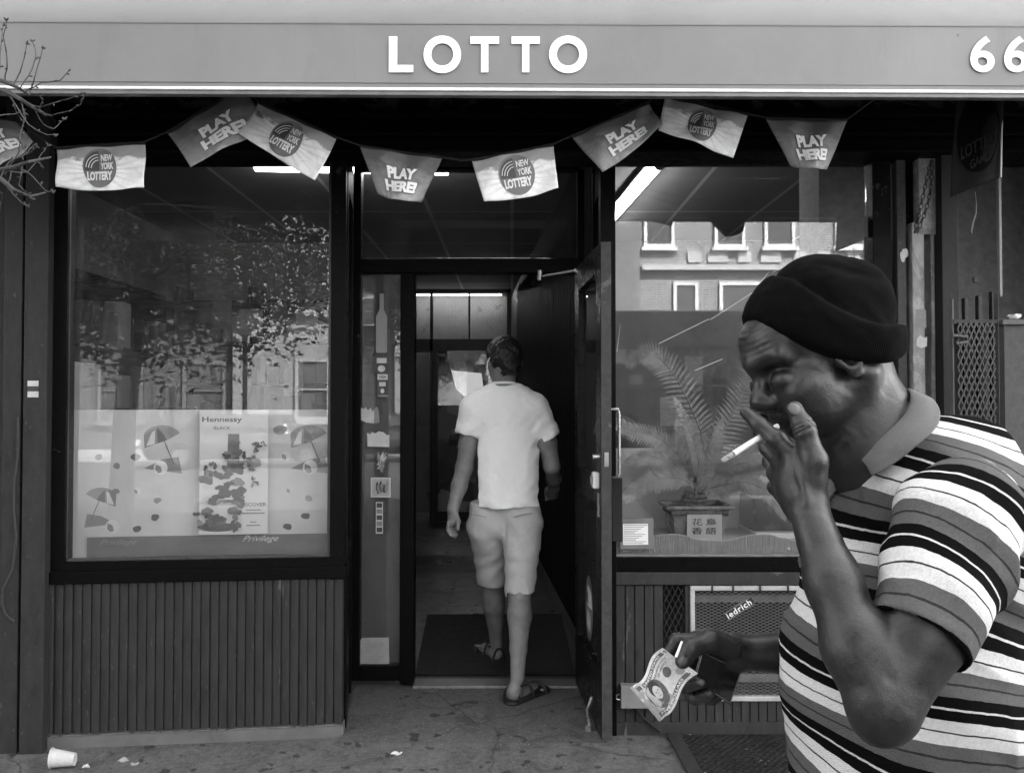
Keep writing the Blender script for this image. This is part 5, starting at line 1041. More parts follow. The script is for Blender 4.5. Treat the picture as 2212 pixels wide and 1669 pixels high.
# ------------------------------------------------------------------ the man in the foreground
def W(qx, qy, D): return np.array(P(qx, qy, D))
def smoker_materials():
    t = NT('dark_skin'); co = t.coord('Object')
    n1 = t.noise(co, 22, 6, 0.6, 0.4); n2 = t.noise(co, 420, 3, 0.6); n3 = t.noise(co, 1500, 2, 0.5)
    n4 = t.noise(co, 140, 4, 0.7); base = t.ramp(t.math('MULTIPLY_ADD', n4, .5, t.math('MULTIPLY', n1, .5)), [(0.35, 0.008), (0.65, 0.022)])
    st = t.math('GREATER_THAN', n3, 0.63)
    be = t.math('MULTIPLY', st, t.attr('beard').outputs['Fac'])
    dark = t.math('MULTIPLY', t.attr('beard').outputs['Fac'], 0.5)
    base = t.mix(dark, base, 0.007)
    col = t.mix(t.math('MULTIPLY', be, .8), base, 0.085); col = t.mix(t.attr('nail').outputs['Fac'], col, 0.075); col = t.mix(t.attr('lip_brow_crease').outputs['Fac'], col, 0.004)
    h = t.math('ADD', n2, t.math('MULTIPLY', n1, 0.15))
    cr = t.n('ShaderNodeTexVoronoi'); cr.inputs['Scale'].default_value = 330; t.l(co, cr.inputs['Vector'])
    h = t.math('ADD', h, t.math('MULTIPLY', cr.outputs['Distance'], 0.3))
    rg = t.ramp(n1, [(0.3, 0.34), (0.7, 0.50)])
    t.bsdf(col, rg, 0, 0.5, t.bump(h, 0.34, 0.0011)); _M['dark_skin'] = t.m
    for nm in ('striped_knit', 'sleeve_knit'):
        t = NT(nm); co = t.coord('Object')
        wob = t.noise(co, 45, 3, 0.6); f = t.attr('stripe').outputs['Fac']
        f = t.math('MULTIPLY_ADD', t.math('SUBTRACT', wob, 0.5), 0.035, f)
        f = t.math('FRACT', f)
        K, G, Wt, L = 0.004, 0.115, 0.66, 0.012
        col = t.ramp(f, [(0, Wt), (.155, 0.05), (.178, Wt), (.333, G), (.488, 0.035), (.512, G), (.667, K), (.818, 0.60), (.848, K), (.9999, K)], 'CONSTANT')
        # the knit: fine diagonal pique
        wv = t.n('ShaderNodeTexWave'); wv.inputs['Scale'].default_value = 260; wv.inputs['Distortion'].default_value = 1.5; wv.bands_direction = 'DIAGONAL'
        t.l(co, wv.inputs['Vector']); fl = t.noise(co, 300, 3, 0.7)
        m = t.n('ShaderNodeMix', data_type='RGBA', blend_type='MULTIPLY'); m.inputs[0].default_value = 1.0
        t.l(col, m.inputs[6]); t.l(t.ramp(t.math('MULTIPLY_ADD', wv.outputs['Fac'], 0.35, fl), [(0.35, 0.62), (0.9, 1.0)]), m.inputs[7])
        t.bsdf(m.outputs[2], 0.9, 0, 0.05, t.bump(t.math('ADD', wv.outputs['Fac'], fl), 0.4, 0.0008), **{'Sheen Weight': 0.0}); _M[nm] = t.m
    t = NT('collar_knit'); co = t.coord('Object'); fl = t.noise(co, 380, 4, 0.7); cl = t.noise(co, 14, 4)
    t.bsdf(t.ramp(t.math('MULTIPLY_ADD', cl, 0.4, t.math('MULTIPLY', fl, 0.6)), [(0.3, 0.11), (0.75, 0.18)]), 0.85, 0, 0.15, t.bump(fl, 0.5, 0.0008)); _M['collar_knit'] = t.m
    t = NT('black_wool'); co = t.coord('Object')
    a = t.attr('rib').outputs['Fac']; s = t.math('SINE', t.math('MULTIPLY', a, 210.0)); fl = t.noise(co, 500, 4, 0.75)
    h = t.math('ADD', t.math('MULTIPLY', s, 0.35), fl)
    t.bsdf(t.ramp(fl, [(0.3, 0.0012), (0.8, 0.005)]), 0.95, 0, 0.03, t.bump(h, 0.4, 0.0012), **{'Sheen Weight': 0.012, 'Sheen Roughness': 0.5}); _M['black_wool'] = t.m
smoker_materials()
def build_smoker():
    D0 = 1.30; HS = 1.10e-3
    HC = W(1760, 760, D0); F = np.array([-.906, 0, -.423]); U = np.array([-.423, 0, .906]); Sd = np.array([0, -1., 0])
    # the head is turned a touch towards the viewer
    yaw = R(11); Fy = F*math.cos(yaw)+Sd*math.sin(yaw); Sy = Sd*math.cos(yaw)-F*math.sin(yaw); F, Sd = Fy, Sy
    HM = np.array([F, Sd, U])
    h = lambda f, s, u: HC+HS*(f*F+s*Sd+u*U)
    root = thing('person', 'man in black beanie and striped polo smoking in profile, holding a banknote', 'person', (P(1945, 1700, D0).x, D0, 0))
    # ---------------- head and neck
    b = Sculpt(); e = lambda c, r, k=.012, mode='u', rot=HM: b.ell(h(*c), np.array(r)*HS, rot, k, mode)
    c_ = lambda a, d, ra, rb, k=.012, mode='u': b.cap(h(*a), h(*d), ra*HS, rb*HS, k, mode)
    e((-10, 0, 30), (96, 74, 76))
    e((-30, 0, 0), (76, 66, 62), .03)
    e((36, 0, -34), (56, 56, 62), .03)
    e((24, 0, -62), (52, 50, 36), .03)
    e((52, 0, 44), (44, 58, 36), .02)                                  # forehead
    for s in (-1, 1):
        c_((-18, s*56, -52), (52, s*24, -90), 13, 14, .022)            # jaw
        c_((92, s*6, 20), (77, s*44, 18), 8, 6.5, .030)                # brow
        e((56, s*48, -30), (24, 17, 17), .024)                         # cheekbone
        e((54, s*38, -52), (28, 22, 34), .03)                          # cheek
        e((105, s*33, -7), (20, 21, 14), .030, 's')                      # eye socket
        e((82, s*31.5, -11), (13.5, 18.5, 13), .008); c_((78, s*30, -38), (79, s*29, -54), 13, 12, .028)                    # eyeball under the lid
        pass             # lashes / lower lid edge
        c_((95, s*20, -1), (91, s*36, 3), 1.2, 1.2, .004, 's'); c_((91, s*36, 3), (78, s*51, -2), 1.2, 1.0, .004, 's')          # lid fold
        c_((86, s*27, -28), (76, s*48, -28), 4.5, 4, .016)               # bag under the eye
        e((100, s*15, -35), (13.5, 10, 10.5), .008)                         # nostril wing
        e((101, s*9, -43), (6, 4, 4.5), .004, 's')                  # nostril
        pass      # fold beside the mouth
    pass   # forehead creases
    e((70, 0, -86), (19, 20, 17), .02)                                 # chin
    c_((89, 0, 7), (105, 0, -20), 8, 11, .014)                       # nose bridge
    e((108.5, 0, -29), (15, 15.5, 13.5), .010)
    c_((99, -10, -39), (99, 10, -39), 5, 5, .008)
    c_((93, -9, -58), (93, 9, -58), 7.5, 7.5, .010); c_((90, -8, -71), (90, 8, -71), 7.5, 7.5, .009)
    c_((88, 8, -58), (80, 24, -63), 5.5, 3, .010); c_((88, -8, -58), (80, -24, -63), 5.5, 3, .010)
    c_((100, -18, -64.5), (100, 18, -64.5), 2.3, 2.3, .004, 's')
    for s in (-1, 1):                                                  # ears
        er = np.array([F*.94+U*(-.34), Sd*s, U*.94+F*.34])
        ec = h(3, s*71, -19)
        b.ell(ec, np.array((13, 7, 27))*HS, er, .008)
        b.ell(h(7, s*79, -18), np.array((7, 6.5, 15))*HS, er, .005, 's')
        b.ring(h(4, s*75.5, -16), Sd*s+F*.25, 13.5*HS, 3.2*HS, .003, 'u', 1.45, U*.94+F*.34)
        b.ell(h(4, s*73, -40), np.array((8.5, 4.2, 9))*HS, er, .006)
        b.ell(h(16, s*72, -21), np.array((4, 4, 6))*HS, er, .005)
    nb = W(1895, 985, D0)
    b.cap(W(1838, 830, D0), nb, .056, .064, .03)                       # neck
    b.cap(W(1852, 800, D0), W(1908, 935, D0), .045, .052, .03)         # nape
    b.cap(h(-22, 60, -50), W(1850, 1010, D0-.02), .014, .012, .02); b.cap(h(-22, -60, -50), W(1850, 1010, D0+.02), .014, .012, .02)
    b.ell(W(1830, 945, D0), (.016, .016, .02), None, .02)              # throat
    b.cap(W(2030, 1080, D0-.10), W(2030, 1080, D0+.10), .05, .05, .04)   # shoulders, in the shirt
    b.cap(nb, W(1990, 1200, D0), .08, .12, .05)
    def post(p, d):
        near = np.abs(d) < .02
        if near.any():
            q = p[near]; d = d.copy(); uu = (q-HC) @ HM.T/HS; fo = sstep(62, 82, uu[:, 0])*sstep(28, 38, uu[:, 2])*sstep(-140, -139, uu[:, 2])
            d[near] += .0005*wnoise(q, 60)+.0002*wnoise(q, 190, 3.)+.0008*fo*(.5+.5*np.sin(uu[:, 2]*.78+.6*np.sin(uu[:, 1]*.09)))**3
        return d
    b.post = post
    head = b.mesh(HC+[-.16, -.22, -.42], HC+[.30, .22, .16], .0021)
    # ---------------- near arm: shoulder, elbow, raised forearm, hand at the mouth
    a = Sculpt(); S1, E1, W1 = W(2085, 1112, 1.13), W(1904, 1538, 1.035), W(1748, 1108, 1.145)
    a.chain([S1, W(2000, 1350, 1.06), W(1917, 1515, 1.035)], [.052, .052, .037], .02)
    a.cap(W(1918, 1530, 1.035), W(1900, 1552, 1.035), .032, .028, .02)       # point of the elbow
    a.chain([E1, W(1852, 1400, 1.06), W(1800, 1255, 1.095), W1], [.037, .0405, .034, .0265], .02)
    a.cap(W(1905, 1500, 1.03), W(1868, 1380, 1.05), .026, .024, .03)         # forearm muscle
    a.cap(W(1990, 1400, 1.04), W(1955, 1480, 1.035), .028, .02, .03)
    a.cap(W(1885, 1340, 1.000), W(1924, 1432, .996), .0045, .0035, .014, 's'); a.cap(W(1924, 1432, .996), W(1925, 1465, .999), .0035, .002, .012, 's')
    pal = [(1717, 990, 1.170), (1690, 1002, 1.192), (1675, 1022, 1.216), (1676, 1052, 1.238)]
    for i, m_ in enumerate(pal): a.cap(W(1748-6*i, 1100, 1.15+.012*i), W(*m_), .0175, .0125, .018)
    a.ell(W(1722, 1045, 1.18), (.026, .022, .042), None, .02)
    def fing(sc, pts, rs, k=.006):
        sc.chain([W(*p) for p in pts], rs, k)
        for i in range(1, len(pts)-1): sc.ell(W(*pts[i]), np.ones(3)*rs[i]*1.05, None, .004)
    fing(a, [pal[0], (1676, 948, 1.182), (1640, 917, 1.20), (1611, 890, 1.212)], [.0135, .0122, .0104, .0088])
    fing(a, [pal[1], (1657, 966, 1.225), (1643, 934, 1.26), (1648, 905, 1.28)], [.0125, .0112, .0095, .008])
    fing(a, [pal[2], (1664, 996, 1.262), (1672, 962, 1.285), (1690, 950, 1.285)], [.012, .0108, .0092, .008])
    fing(a, [pal[3], (1677, 1030, 1.272), (1688, 1006, 1.295), (1702, 994, 1.29)], [.0105, .0095, .0085, .0075])
    fing(a, [(1758, 1080, 1.15), (1758, 995, 1.148), (1737, 925, 1.152), (1717, 884, 1.162)], [.019, .0175, .0142, .0116], .010)
    a.cap(W(1748, 1022, 1.155), W(1722, 1010, 1.17), .011, .010, .02)                      # web of the thumb
    tn = W(1714, 886, 1.150)                                                              # thumb nail bed
    td = W(1717, 884, 1.162)-W(1737, 925, 1.152); TM = fr(td, (0, -1, 0))
    a.ell(W(1714.5, 883, 1.1515), (.0095, .0082, .0028), TM, .0012)
    a.ring(W(1715, 883, 1.1535), TM[2]+.15*TM[0], .0084, .0006, .001, 's', 1.2, TM[0])
    for f_ in (-.12, .0, .12):
        a.ring(W(1737, 925, 1.152)+TM[0]*f_*.04, TM[0], .0148, .0006, .004, 's')               # knuckle creases
    for i in range(3):
        q0, q1 = W(1745-8*i, 1085, 1.128+.012*i), W(*pal[i])-np.array([0, .012, 0])
        a.cap(q0, q1,   .0028, .0028, .010)                                                  # tendons on the back of the hand
    pass   # veins
    def posta(p, d):
        near = np.abs(d) < .015
        if near.any():
            q = p[near]; d = d.copy(); d[near] += .0005*wnoise(q, 50, 1.)+.00015*wnoise(q, 220, 2.)
        return d
    a.post = posta
    lo = np.minimum.reduce([S1, E1, W1, W(1600, 860, 1.2)])-.075; hi = np.maximum.reduce([S1, E1, W1, W(1690, 870, 1.30)])+.075
    arm1 = a.mesh(lo, hi, .0019)
    # ---------------- far arm: forearm across to the left, hand round banknote and wallet
    g = Sculpt(); W2 = W(1592, 1408, 1.41)
    g.chain([W(2040, 1080, 1.46), W(1960, 1400, 1.49), W(1720, 1410, 1.42), W2], [.05, .042, .036, .0285], .02)
    mc = [(1517, 1380, 1.415), (1512, 1410, 1.43), (1520, 1440, 1.435), (1535, 1465, 1.435)]
    for i, m_ in enumerate(mc): g.cap(W(1585, 1398+8*i, 1.41), W(*m_), .0185, .0135, .02)
    fing(g, [mc[0], (1462, 1383, 1.412), (1438, 1418, 1.405), (1434, 1450, 1.395)], [.0135, .0112, .0095, .008])
    fing(g, [mc[1], (1470, 1450, 1.43), (1480, 1482, 1.405), (1513, 1474, 1.364)], [.013, .0115, .0108, .0098])
    fing(g, [mc[2], (1485, 1488, 1.43), (1503, 1509, 1.405), (1533, 1498, 1.366)], [.0125, .0108, .0102, .0092])
    fing(g, [mc[3], (1515, 1500, 1.44), (1535, 1515, 1.425), (1552, 1505, 1.41)], [.011, .0098, .0088, .008])
    fing(g, [(1578, 1398, 1.385), (1533, 1384, 1.365), (1493, 1399, 1.350), (1474, 1427, 1.347)], [.020, .0165, .0142, .0122], .010)
    g.cap(W(1540, 1380, 1.385), W(1517, 1382, 1.405), .013, .012, .02)
    td2 = W(1474, 1427, 1.347)-W(1493, 1399, 1.350); T2 = fr(td2, (0, -1, 0))
    g.ell(W(1474, 1428, 1.3355), (.0082, .0072, .0026), T2, .0012); g.ring(W(1474, 1427, 1.3365), T2[2], .0073, .0008, .001, 's', 1.2, T2[0])
    g.ell(W(1517, 1473, 1.355), (.0068, .006, .0022), fr((1, 0, .2), (0, -1, 0)), .0012)
    for i in range(7):                                                 # creases at the wrist
        x = 1560+i*6; g.cap(W(x, 1382, 1.374), W(x+10, 1440, 1.376), .0006, .0006, .004, 's')
    g.post = posta
    arm2 = g.mesh(W(1415, 1560, 1.32)-.01, W(2090, 1000, 1.56)+.03, .0023)
    # ---------------- pelvis, legs (below the picture, standing on the sidewalk)
    l = Sculpt(); px = P(1945, 1700, D0).x
    l.ell((px, D0, .93), (.12, .13, .13))
    for s in (-1, 1):
        y = D0+s*.095; x1 = px+(.04 if s < 0 else -.10)
        l.chain([(px, D0+s*.06, .85), (x1-.01, y, .48), (x1+.02, y, .10)], [.085, .055, .04], .03)
        l.cap((x1+.03, y, .05), (x1-.13, y, .04), .04, .03, .02)
    legs = l.mesh((px-.35, D0-.3, -.01), (px+.35, D0+.3, 1.1), .009)
    ta, tb = W(1717, 884, 1.15), W(1474, 1428, 1.334); tc = W(1517, 1473, 1.353)
    def nail(v):
        def one(c, M, r):
            q = (v-c) @ M.T; return sstep(1.1, .85, _len(q/np.array([r[0], r[1], .0075])))
        return np.maximum.reduce([one(W(1715, 881.5, 1.149), TM, (.0095, .0082)), one(tb, T2, (.0085, .0072)), one(tc, fr((1, 0, .2), (0, -1, 0)), (.0072, .0062))])
    def beard(v):
        q = (v-HC) @ HM.T/HS; f, s, u = q[:, 0], np.abs(q[:, 1]), q[:, 2]
        m = sstep(-30, -58, u+.25*(f-20))*sstep(-30, -8, f+np.minimum(0, u+45)*1.0)*sstep(-150, -128, u)
        m = np.maximum(m*sstep(112, 100, f), .35*sstep(52, 62, u)*sstep(30, 10, f)*0)
        side = sstep(-36, -20, f)*sstep(8, -4, f)*sstep(56, 62, s)*sstep(-70, -50, u)
        return np.clip(np.maximum(m, side*.8)*(np.abs(q[:, 1]) < 95)*(_len(q) < 150), 0, 1)
    def lip_brow_crease(v):
        q = (v-HC) @ HM.T/HS; li = sstep(22, 15, np.abs(q[:, 1]))*sstep(84, 90, q[:, 0])*sstep(9, 6, np.abs(q[:, 2]+65)); s = np.abs(q[:, 1]); q2 = np.stack([q[:, 0], s, q[:, 2]], 1)
        def sg(a_, b_, r_):
            a_, b_ = np.array(a_, float), np.array(b_, float); ba = b_-a_; t_ = np.clip((q2-a_) @ ba/(ba @ ba), 0, 1); return sstep(r_, r_*.35, _len(q2-a_-t_[:, None]*ba))
        re = (q2-np.array([82, 31.5, -11]))/np.array([13.5, 18.5, 13]); ln_ = _len(re)
        lash_crease = sstep(1.30, 1.12, ln_)*sstep(.80, .90, ln_)*np.maximum(sstep(.17, .08, np.abs(re[:, 2]+.50-.10*re[:, 1]**2)), .6*sstep(.12, .04, np.abs(re[:, 2]-.62)))*sstep(-.1, .2, re[:, 0]+.35*re[:, 1])  # also darkens the lid fold: crease shade put into the colour
        brow = np.maximum(sg((101, 14, 18), (92, 36, 25), 6.5), sg((92, 36, 25), (76, 56, 19), 5.5))*(.55+.3*wnoise(v, 700.))
        return np.clip(np.maximum.reduce([li, lash_crease, brow]), 0, 1)
    skin([head, arm1, arm2, legs], 'body', _M['dark_skin'], root, 1, {'beard': beard, 'nail': nail, 'lip_brow_crease': lip_brow_crease})
    # ---------------- beanie
    c = Sculpt(); cc = W(1790, 692, D0); crn = fr(F, U)
    c.ell(W(1792, 692, D0), (.094, .088, .104), HM, .01)
    c.ell(W(1850, 640, D0), (.043, .06, .05), HM, .03); c.ell(W(1745, 632, D0), (.045, .065, .046), HM, .03)
    cu = Sculpt(); cu.ell(W(1769, 727, D0), (.1245, .1, .125), HM, .01)
    cu.ell(W(1835, 737, D0), (.076, .09, .09), None, .03)
    def lowp(p):                                                       # lower rim: from brow to nape, dipping over the ear
        x = (p[..., 0]-W(1600, 680, D0)[0])/(W(1938, 760, D0)[0]-W(1600, 680, D0)[0])
        z = W(1600, 690, D0)[2]+(W(1938, 772, D0)[2]-W(1600, 690, D0)[2])*x-.037*np.clip(4*x*(1-x), -.5, 1)*np.clip(np.abs(p[..., 1]-D0)/.07, 0, 1)
        return z-p[..., 2]
    def highp(p):
        x = (p[..., 0]-W(1671, 605, D0)[0])/(W(1916, 698, D0)[0]-W(1671, 605, D0)[0])
        z = W(1671, 600, D0)[2]+(W(1916, 706, D0)[2]-W(1671, 600, D0)[2])*x-.032*np.clip(4*x*(1-x), -.6, 1)*np.clip(np.abs(p[..., 1]-D0)/.07, 0, 1)
        return (p[..., 2]-z)*.9
    cu.ops.append((lowp, cc, 9, .012, 'i')); cu.ops.append((highp, cc, 9, .009, 'i'))
    def hatpost(p, d):
        d = np.maximum(d, lowp(p)+.012)
        x = cu.field(p); k = .003; hh = np.maximum(k-np.abs(d-x), 0)/k; d = np.minimum(d, x)-hh*hh*k*.25
        q = p-cc; an = np.arctan2(q @ Sd, q @ F)
        d = d+.0016*wnoise(p, 28, 5.)+.0010*wnoise(p, 70, 1.)
        fold = (p-W(1870, 625, D0)) @ (U*.8-F*.6); return d+.0035*np.exp(-(fold/.010)**2)*sstep(.12, .02, _len(p-W(1880, 620, 1.22)))
    c.post = hatpost
    inner = Sculpt()
    hat = c.mesh(cc-.17, cc+.17, .0028)
    def rib(v):
        q = v-HC; return np.arctan2(q @ Sd, q @ F)+.0*v[:, 0]
    skin([hat], 'beanie', _M['black_wool'], root, 1, {'rib': rib})
    # ---------------- polo shirt
    t = Sculpt()
    t.ell(W(2000, 1172, D0), (.168, .17, .155), None, .03)
    t.chain([W(2095, 1088, 1.185), W(2058, 1020, 1.30), W(2080, 1060, 1.42)], [.068, .084, .068], .035)
    t.chain([W(1915, 1085, 1.27), W(1985, 1062, 1.235), W(2060, 1060, 1.22)], [.045, .060, .068], .04)
    t.cap(W(1995, 1040, D0), W(2000, 1130, D0), .085, .14, .05)
    t.cap(W(2000, 1200, D0), W(1955, 1420, D0), .155, .165, .05)
    t.ell(W(1952, 1480, D0), (.184, .192, .215), None, .05)
    t.ell(W(1945, 1690, D0), (.158, .175, .15), None, .05)
    t.cap(W(2125, 1190, D0), W(2050, 1500, D0), .08, .10, .04)
    zb = P(1900, 1760, D0).z
    t.half((0, 0, zb), (0, 0, -1), .008)
    def tpost(p, d):
        q = p-W(1950, 1450, D0)
        w_ = p[..., 2]
        f = .0055*np.sin(38*(q[..., 0]*.8+q[..., 2]*.9)+3*np.sin(9*q[..., 2]+4*q[..., 1]))*sstep(.5, .1, np.abs(q[..., 2]-.25))
        f2 = .004*np.sin(30*q[..., 0]-22*q[..., 2]+2.5*np.sin(12*q[..., 1]+6*q[..., 0])+1.)
        cr = lambda a: .0045*(1-np.abs(np.sin(a)))**3
        c1 = cr(26*(q[..., 0]*.55+q[..., 2]*.85)+1.5*np.sin(7*q[..., 2]+3*q[..., 0])+.6)*sstep(-.05, .10, q[..., 2])
        c2 = cr(21*(q[..., 0]*.9-q[..., 2]*.35)+1.2*np.sin(9*q[..., 2])+2.)*sstep(.06, -.06, q[..., 2])
        return d+(f*.6+f2*.6)-c1-c2+.0012*wnoise(p, 55, 2.)
    t.post = tpost
    tor = t.mesh(W(1640, 1790, D0)-[0, .24, .02], W(2330, 850, D0)+[0, .24, 0], .0042)
    ph0 = W(2013, 1523, 1.115)
    def stripe(v):
        x = v[:, 0]-ph0[0]; z = v[:, 2]-ph0[2]
        down = -(z+.26*x)+.010*np.sin(16*x+5*z)+.006*np.sin(30*v[:, 2]+9*v[:, 1])
        return down/.105+.833+20
    shirt = skin([tor], 'polo_shirt', _M['striped_knit'], root, 1, {'stripe': stripe})
    # sleeves
    def sleeve(S_, C_, r0, r1, flare):
        ax = C_-S_; L = np.linalg.norm(ax); ax = ax/L; axh = ax+np.array([-.13, 0, 0]); axh /= np.linalg.norm(axh)
        s_ = Sculpt(); s_.cap(S_+ax*.01, C_, r0, r1, .02); s_.ell(S_+[0.0, -.0, .0], np.ones(3)*r0*1.02, None, .03)
        s_.cap(S_-ax*.02+[-.05, flare*.03, -.02], S_+ax*.10, .055, .06, .05)
        s_.half(C_, axh, .004)
        s_.cap(C_-ax*.012, C_+ax*.06, r1-.008, r1-.006, .002, 's')
        def sp(p, d):
            q = p-S_; al = q @ ax
            u_ = np.cross(ax, [0, 1, 0]); an = np.arctan2(q @ u_, q[..., 1])
            return d-.004*(1-np.abs(np.sin(an*1.6+al*22+.4)))**3*sstep(.0, .06, al)*sstep(L, L-.05, al)+.0030*np.sin(an*3+al*40+1.2)*sstep(.0, .08, al)*sstep(L, L-.06, al)+.003*np.sin(al*75+an*2)*sstep(.2, .05, al)+.001*wnoise(p, 60, 4.)
        s_.post = sp; lo = np.minimum(S_, C_)-.13; hi = np.maximum(S_, C_)+.13
        def st(v):
            al = (v-C_) @ axh+.004*np.sin(v[:, 0]*40+v[:, 2]*25)
            return (al+.040)/.105+.3334+20
        return s_.mesh(lo, hi, .0032), st
    m1, st1 = sleeve(W(2088, 1108, 1.13), W(1984, 1382, 1.048), .069, .063, -1)
    skin([m1], 'sleeve', _M['sleeve_knit'], shirt, 1, {'stripe': st1})
    m2, st2 = sleeve(W(2082, 1048, 1.475), W(1985, 1330, 1.50), .078, .066, 1)
    skin([m2], 'sleeve', _M['sleeve_knit'], shirt, 1, {'stripe': st2})
    # collar: a folded band standing round the leaning neck
    mb = MB(); N = 90
    tc_, th = W(1903, 920, 1.26), 106*.726e-3; bc, bh = W(1960, 942, 1.215), 116*.70e-3; tc_[1] = D0; bc[1] = D0
    dt = (W(1838, 1003, D0)-W(1978, 850, D0)); dt /= np.linalg.norm(dt); db = (W(1905, 1022, D0)-W(2040, 872, D0)); db /= np.linalg.norm(db)
    rows = []
    for i in range(N+1):
        an = R(40)+(2*math.pi-R(80))*i/N
        ca, sa = math.cos(an), math.sin(an)
        top = tc_+dt*th*ca+np.array([0, -1, 0])*.082*sa; bot = bc+db*bh*ca+np.array([0, -1, 0])*.143*sa
        if ca > .5: bot = bot+(np.array([-.016, 0, -.010]))*((ca-.5)/.27)
        mid = top*.5+bot*.5+np.array([0, -1, 0])*.008*np.sign(sa)*min(1, abs(sa)*2)
        wv_ = .0022*math.sin(an*5+1)
        inn = top+np.array([.0, .0, -.0])-(top-tc_)*.10+(bot-top)*.45
        n_ = np.array([-.77, 0, .64])
        rows.append([inn, top-(top-tc_)*.05-n_*.004, top+n_*wv_, top+(bot-top)*.08+n_*.002+(top-tc_)*.03, mid+(mid-tc_)*.01, bot*.85+top*.15+n_*wv_, bot+n_*wv_])
    k = len(rows[0]); mb.v = [tuple(p) for r_ in rows for p in r_]
    mb.f = [(i*k+j, i*k+j+1, (i+1)*k+j+1, (i+1)*k+j) for i in range(N) for j in range(k-1)]
    co = mb.build('collar', _M['collar_knit'], shirt, smooth=True, ang=80)
    so = co.modifiers.new('thick', 'SOLIDIFY'); so.thickness = .003; so.offset = 0
    ss = co.modifiers.new('sub', 'SUBSURF'); ss.levels = ss.render_levels = 2
    # placket under the chin with two buttons
    pl = MB(); a0, a1 = W(1838, 1008, D0-.02), W(1800, 1085, D0-.035)
    pl.tube([a0+[-.0, .02, 0], a1+[-.012, .02, 0]], [.012, .010], 8); pl.build('placket', _M['collar_knit'], shirt, smooth=True)
    # ---------------- trousers and shoes (outside the picture)
    tr = Sculpt(); tr.ell((px, D0, .84), (.15, .165, .12))
    for s in (-1, 1):
        y = D0+s*.098; x1 = px+(.04 if s < 0 else -.10); tr.chain([(px, D0+s*.06, .80), (x1-.01, y, .48), (x1+.02, y, .06)], [.105, .085, .07], .03)
    tr.half((0, 0, .05), (0, 0, -1), .004)
    skin([tr.mesh((px-.38, D0-.32, .03), (px+.38, D0+.32, 1.12), .011)], 'trousers', mat('dark_cloth', .03, .05, .9, 12, .3, 200), root, 1)
    for s in (-1, 1):
        y = D0+s*.098; x1 = px+(.04 if s < 0 else -.10); sh = Sculpt()
        sh.cap((x1+.03, y, .052), (x1-.15, y, .042), .05, .04, .02); sh.half((0, 0, .002), (0, 0, -1), .004)
        skin([sh.mesh((x1-.24, y-.08, -.01), (x1+.12, y+.08, .12), .006)], 'shoe', BLACKP, root, 1)
    # ---------------- the things he holds
    def rod(name, a_, b_, r, m, parent=None): return MB().tube([a_, a_+(b_-a_)*.5, b_], r, 20).build(name, m, parent, smooth=True)
    ca, cb = W(1562, 994, 1.175), W(1680, 920, 1.212); dcig = cb-ca
    cg = thing('cigarette', 'lit white cigarette between his raised fingers at the mouth', 'cigarette', tuple(ca))
    rod('paper_tube', ca+dcig*.16, ca+dcig*.72, .0041, mat('cigarette_paper', .82, .88, .7, 60, .1, 300), cg)
    rod('filter_tip', ca+dcig*.72, cb, .0041, mat('filter_paper', .35, .45, .8, 90, .1, 300), cg)
    rod('burnt_rim', ca+dcig*.155, ca+dcig*.185, .00416, INK, cg)
    ash = Sculpt(); ash.cap(ca+dcig*.0, ca+dcig*.16, .0036, .0041, .001); ash.post = lambda p, d: d+.0005*wnoise(p, 500)
    skin([ash.mesh(np.minimum(ca, ca+dcig*.16)-.008, np.maximum(ca, ca+dcig*.16)+.008, .0006)], 'ash', mat('ash_grey', .10, .42, .9, 300, .6, 600), cg, 1)
    sa_, sb_ = W(1474.5, 1385, 1.352), W(1461, 1419, 1.346)
    st_ = rod('cigarette', sb_, sa_, .0029, _M['cigarette_paper']); tag(st_, 'thin unlit white cigarette under his thumb on the banknote', 'cigarette')
    # banknote: a limp sheet with a fold along it
    note_corner = [W(1359, 1484, 1.352), W(1423, 1557, 1.345), W(1510, 1455, 1.362), W(1434, 1400, 1.372)]   # a, b, c, d: a-b left edge, d-c right edge
    A, B_, C_, Dd = note_corner
    def note(u, v, o=0.0):                                             # u along the long side (left end to thumb), v across
        p = (A*(1-u)+Dd*u)*(1-v)+(B_*(1-u)+C_*u)*v
        nrm = np.cross(Dd-A, B_-A); nrm /= np.linalg.norm(nrm)
        if nrm[1] > 0: nrm = -nrm
        b_ = .010*math.sin(u*5.2+.6)+.004*math.sin(v*4+u*3)-.006*math.exp(-((u-.12)/.05)**2)
        sid = (Dd-A)/np.linalg.norm(Dd-A); pv = (B_-A)/np.linalg.norm(B_-A)
        p = p+nrm*(b_+o)+pv*.004*math.sin(u*6.0)
        return Vector(p)
    bn = thing('banknote', 'crumpled five dollar banknote with a printed portrait held in his lower hand', 'banknote', tuple(A))
    mb = MB(); NU, NV = 40, 24
    for off in (0, -.0004):
        k0 = len(mb.v); mb.v += [tuple(note(i/NU, j/NV, off)) for i in range(NU+1) for j in range(NV+1)]
        mb.f += [(k0+i*(NV+1)+j, k0+i*(NV+1)+j+1, k0+(i+1)*(NV+1)+j+1, k0+(i+1)*(NV+1)+j) for i in range(NU) for j in range(NV)]
    mb.build('note_paper', mat('note_paper', .55, .75, .7, 160, .3, 400, contrast=(.35, .65)), bn, smooth=True, ang=180)
    def nr(name, u0, u1, v0, v1, m, o=.0004):
        x = MB(); n = 14
        x.v = [tuple(note(u0+(u1-u0)*i/n, v0+(v1-v0)*j/4, o)) for i in range(n+1) for j in range(5)]
        x.f = [(i*5+j, i*5+j+1, (i+1)*5+j+1, (i+1)*5+j) for i in range(n) for j in range(4)]
        return x
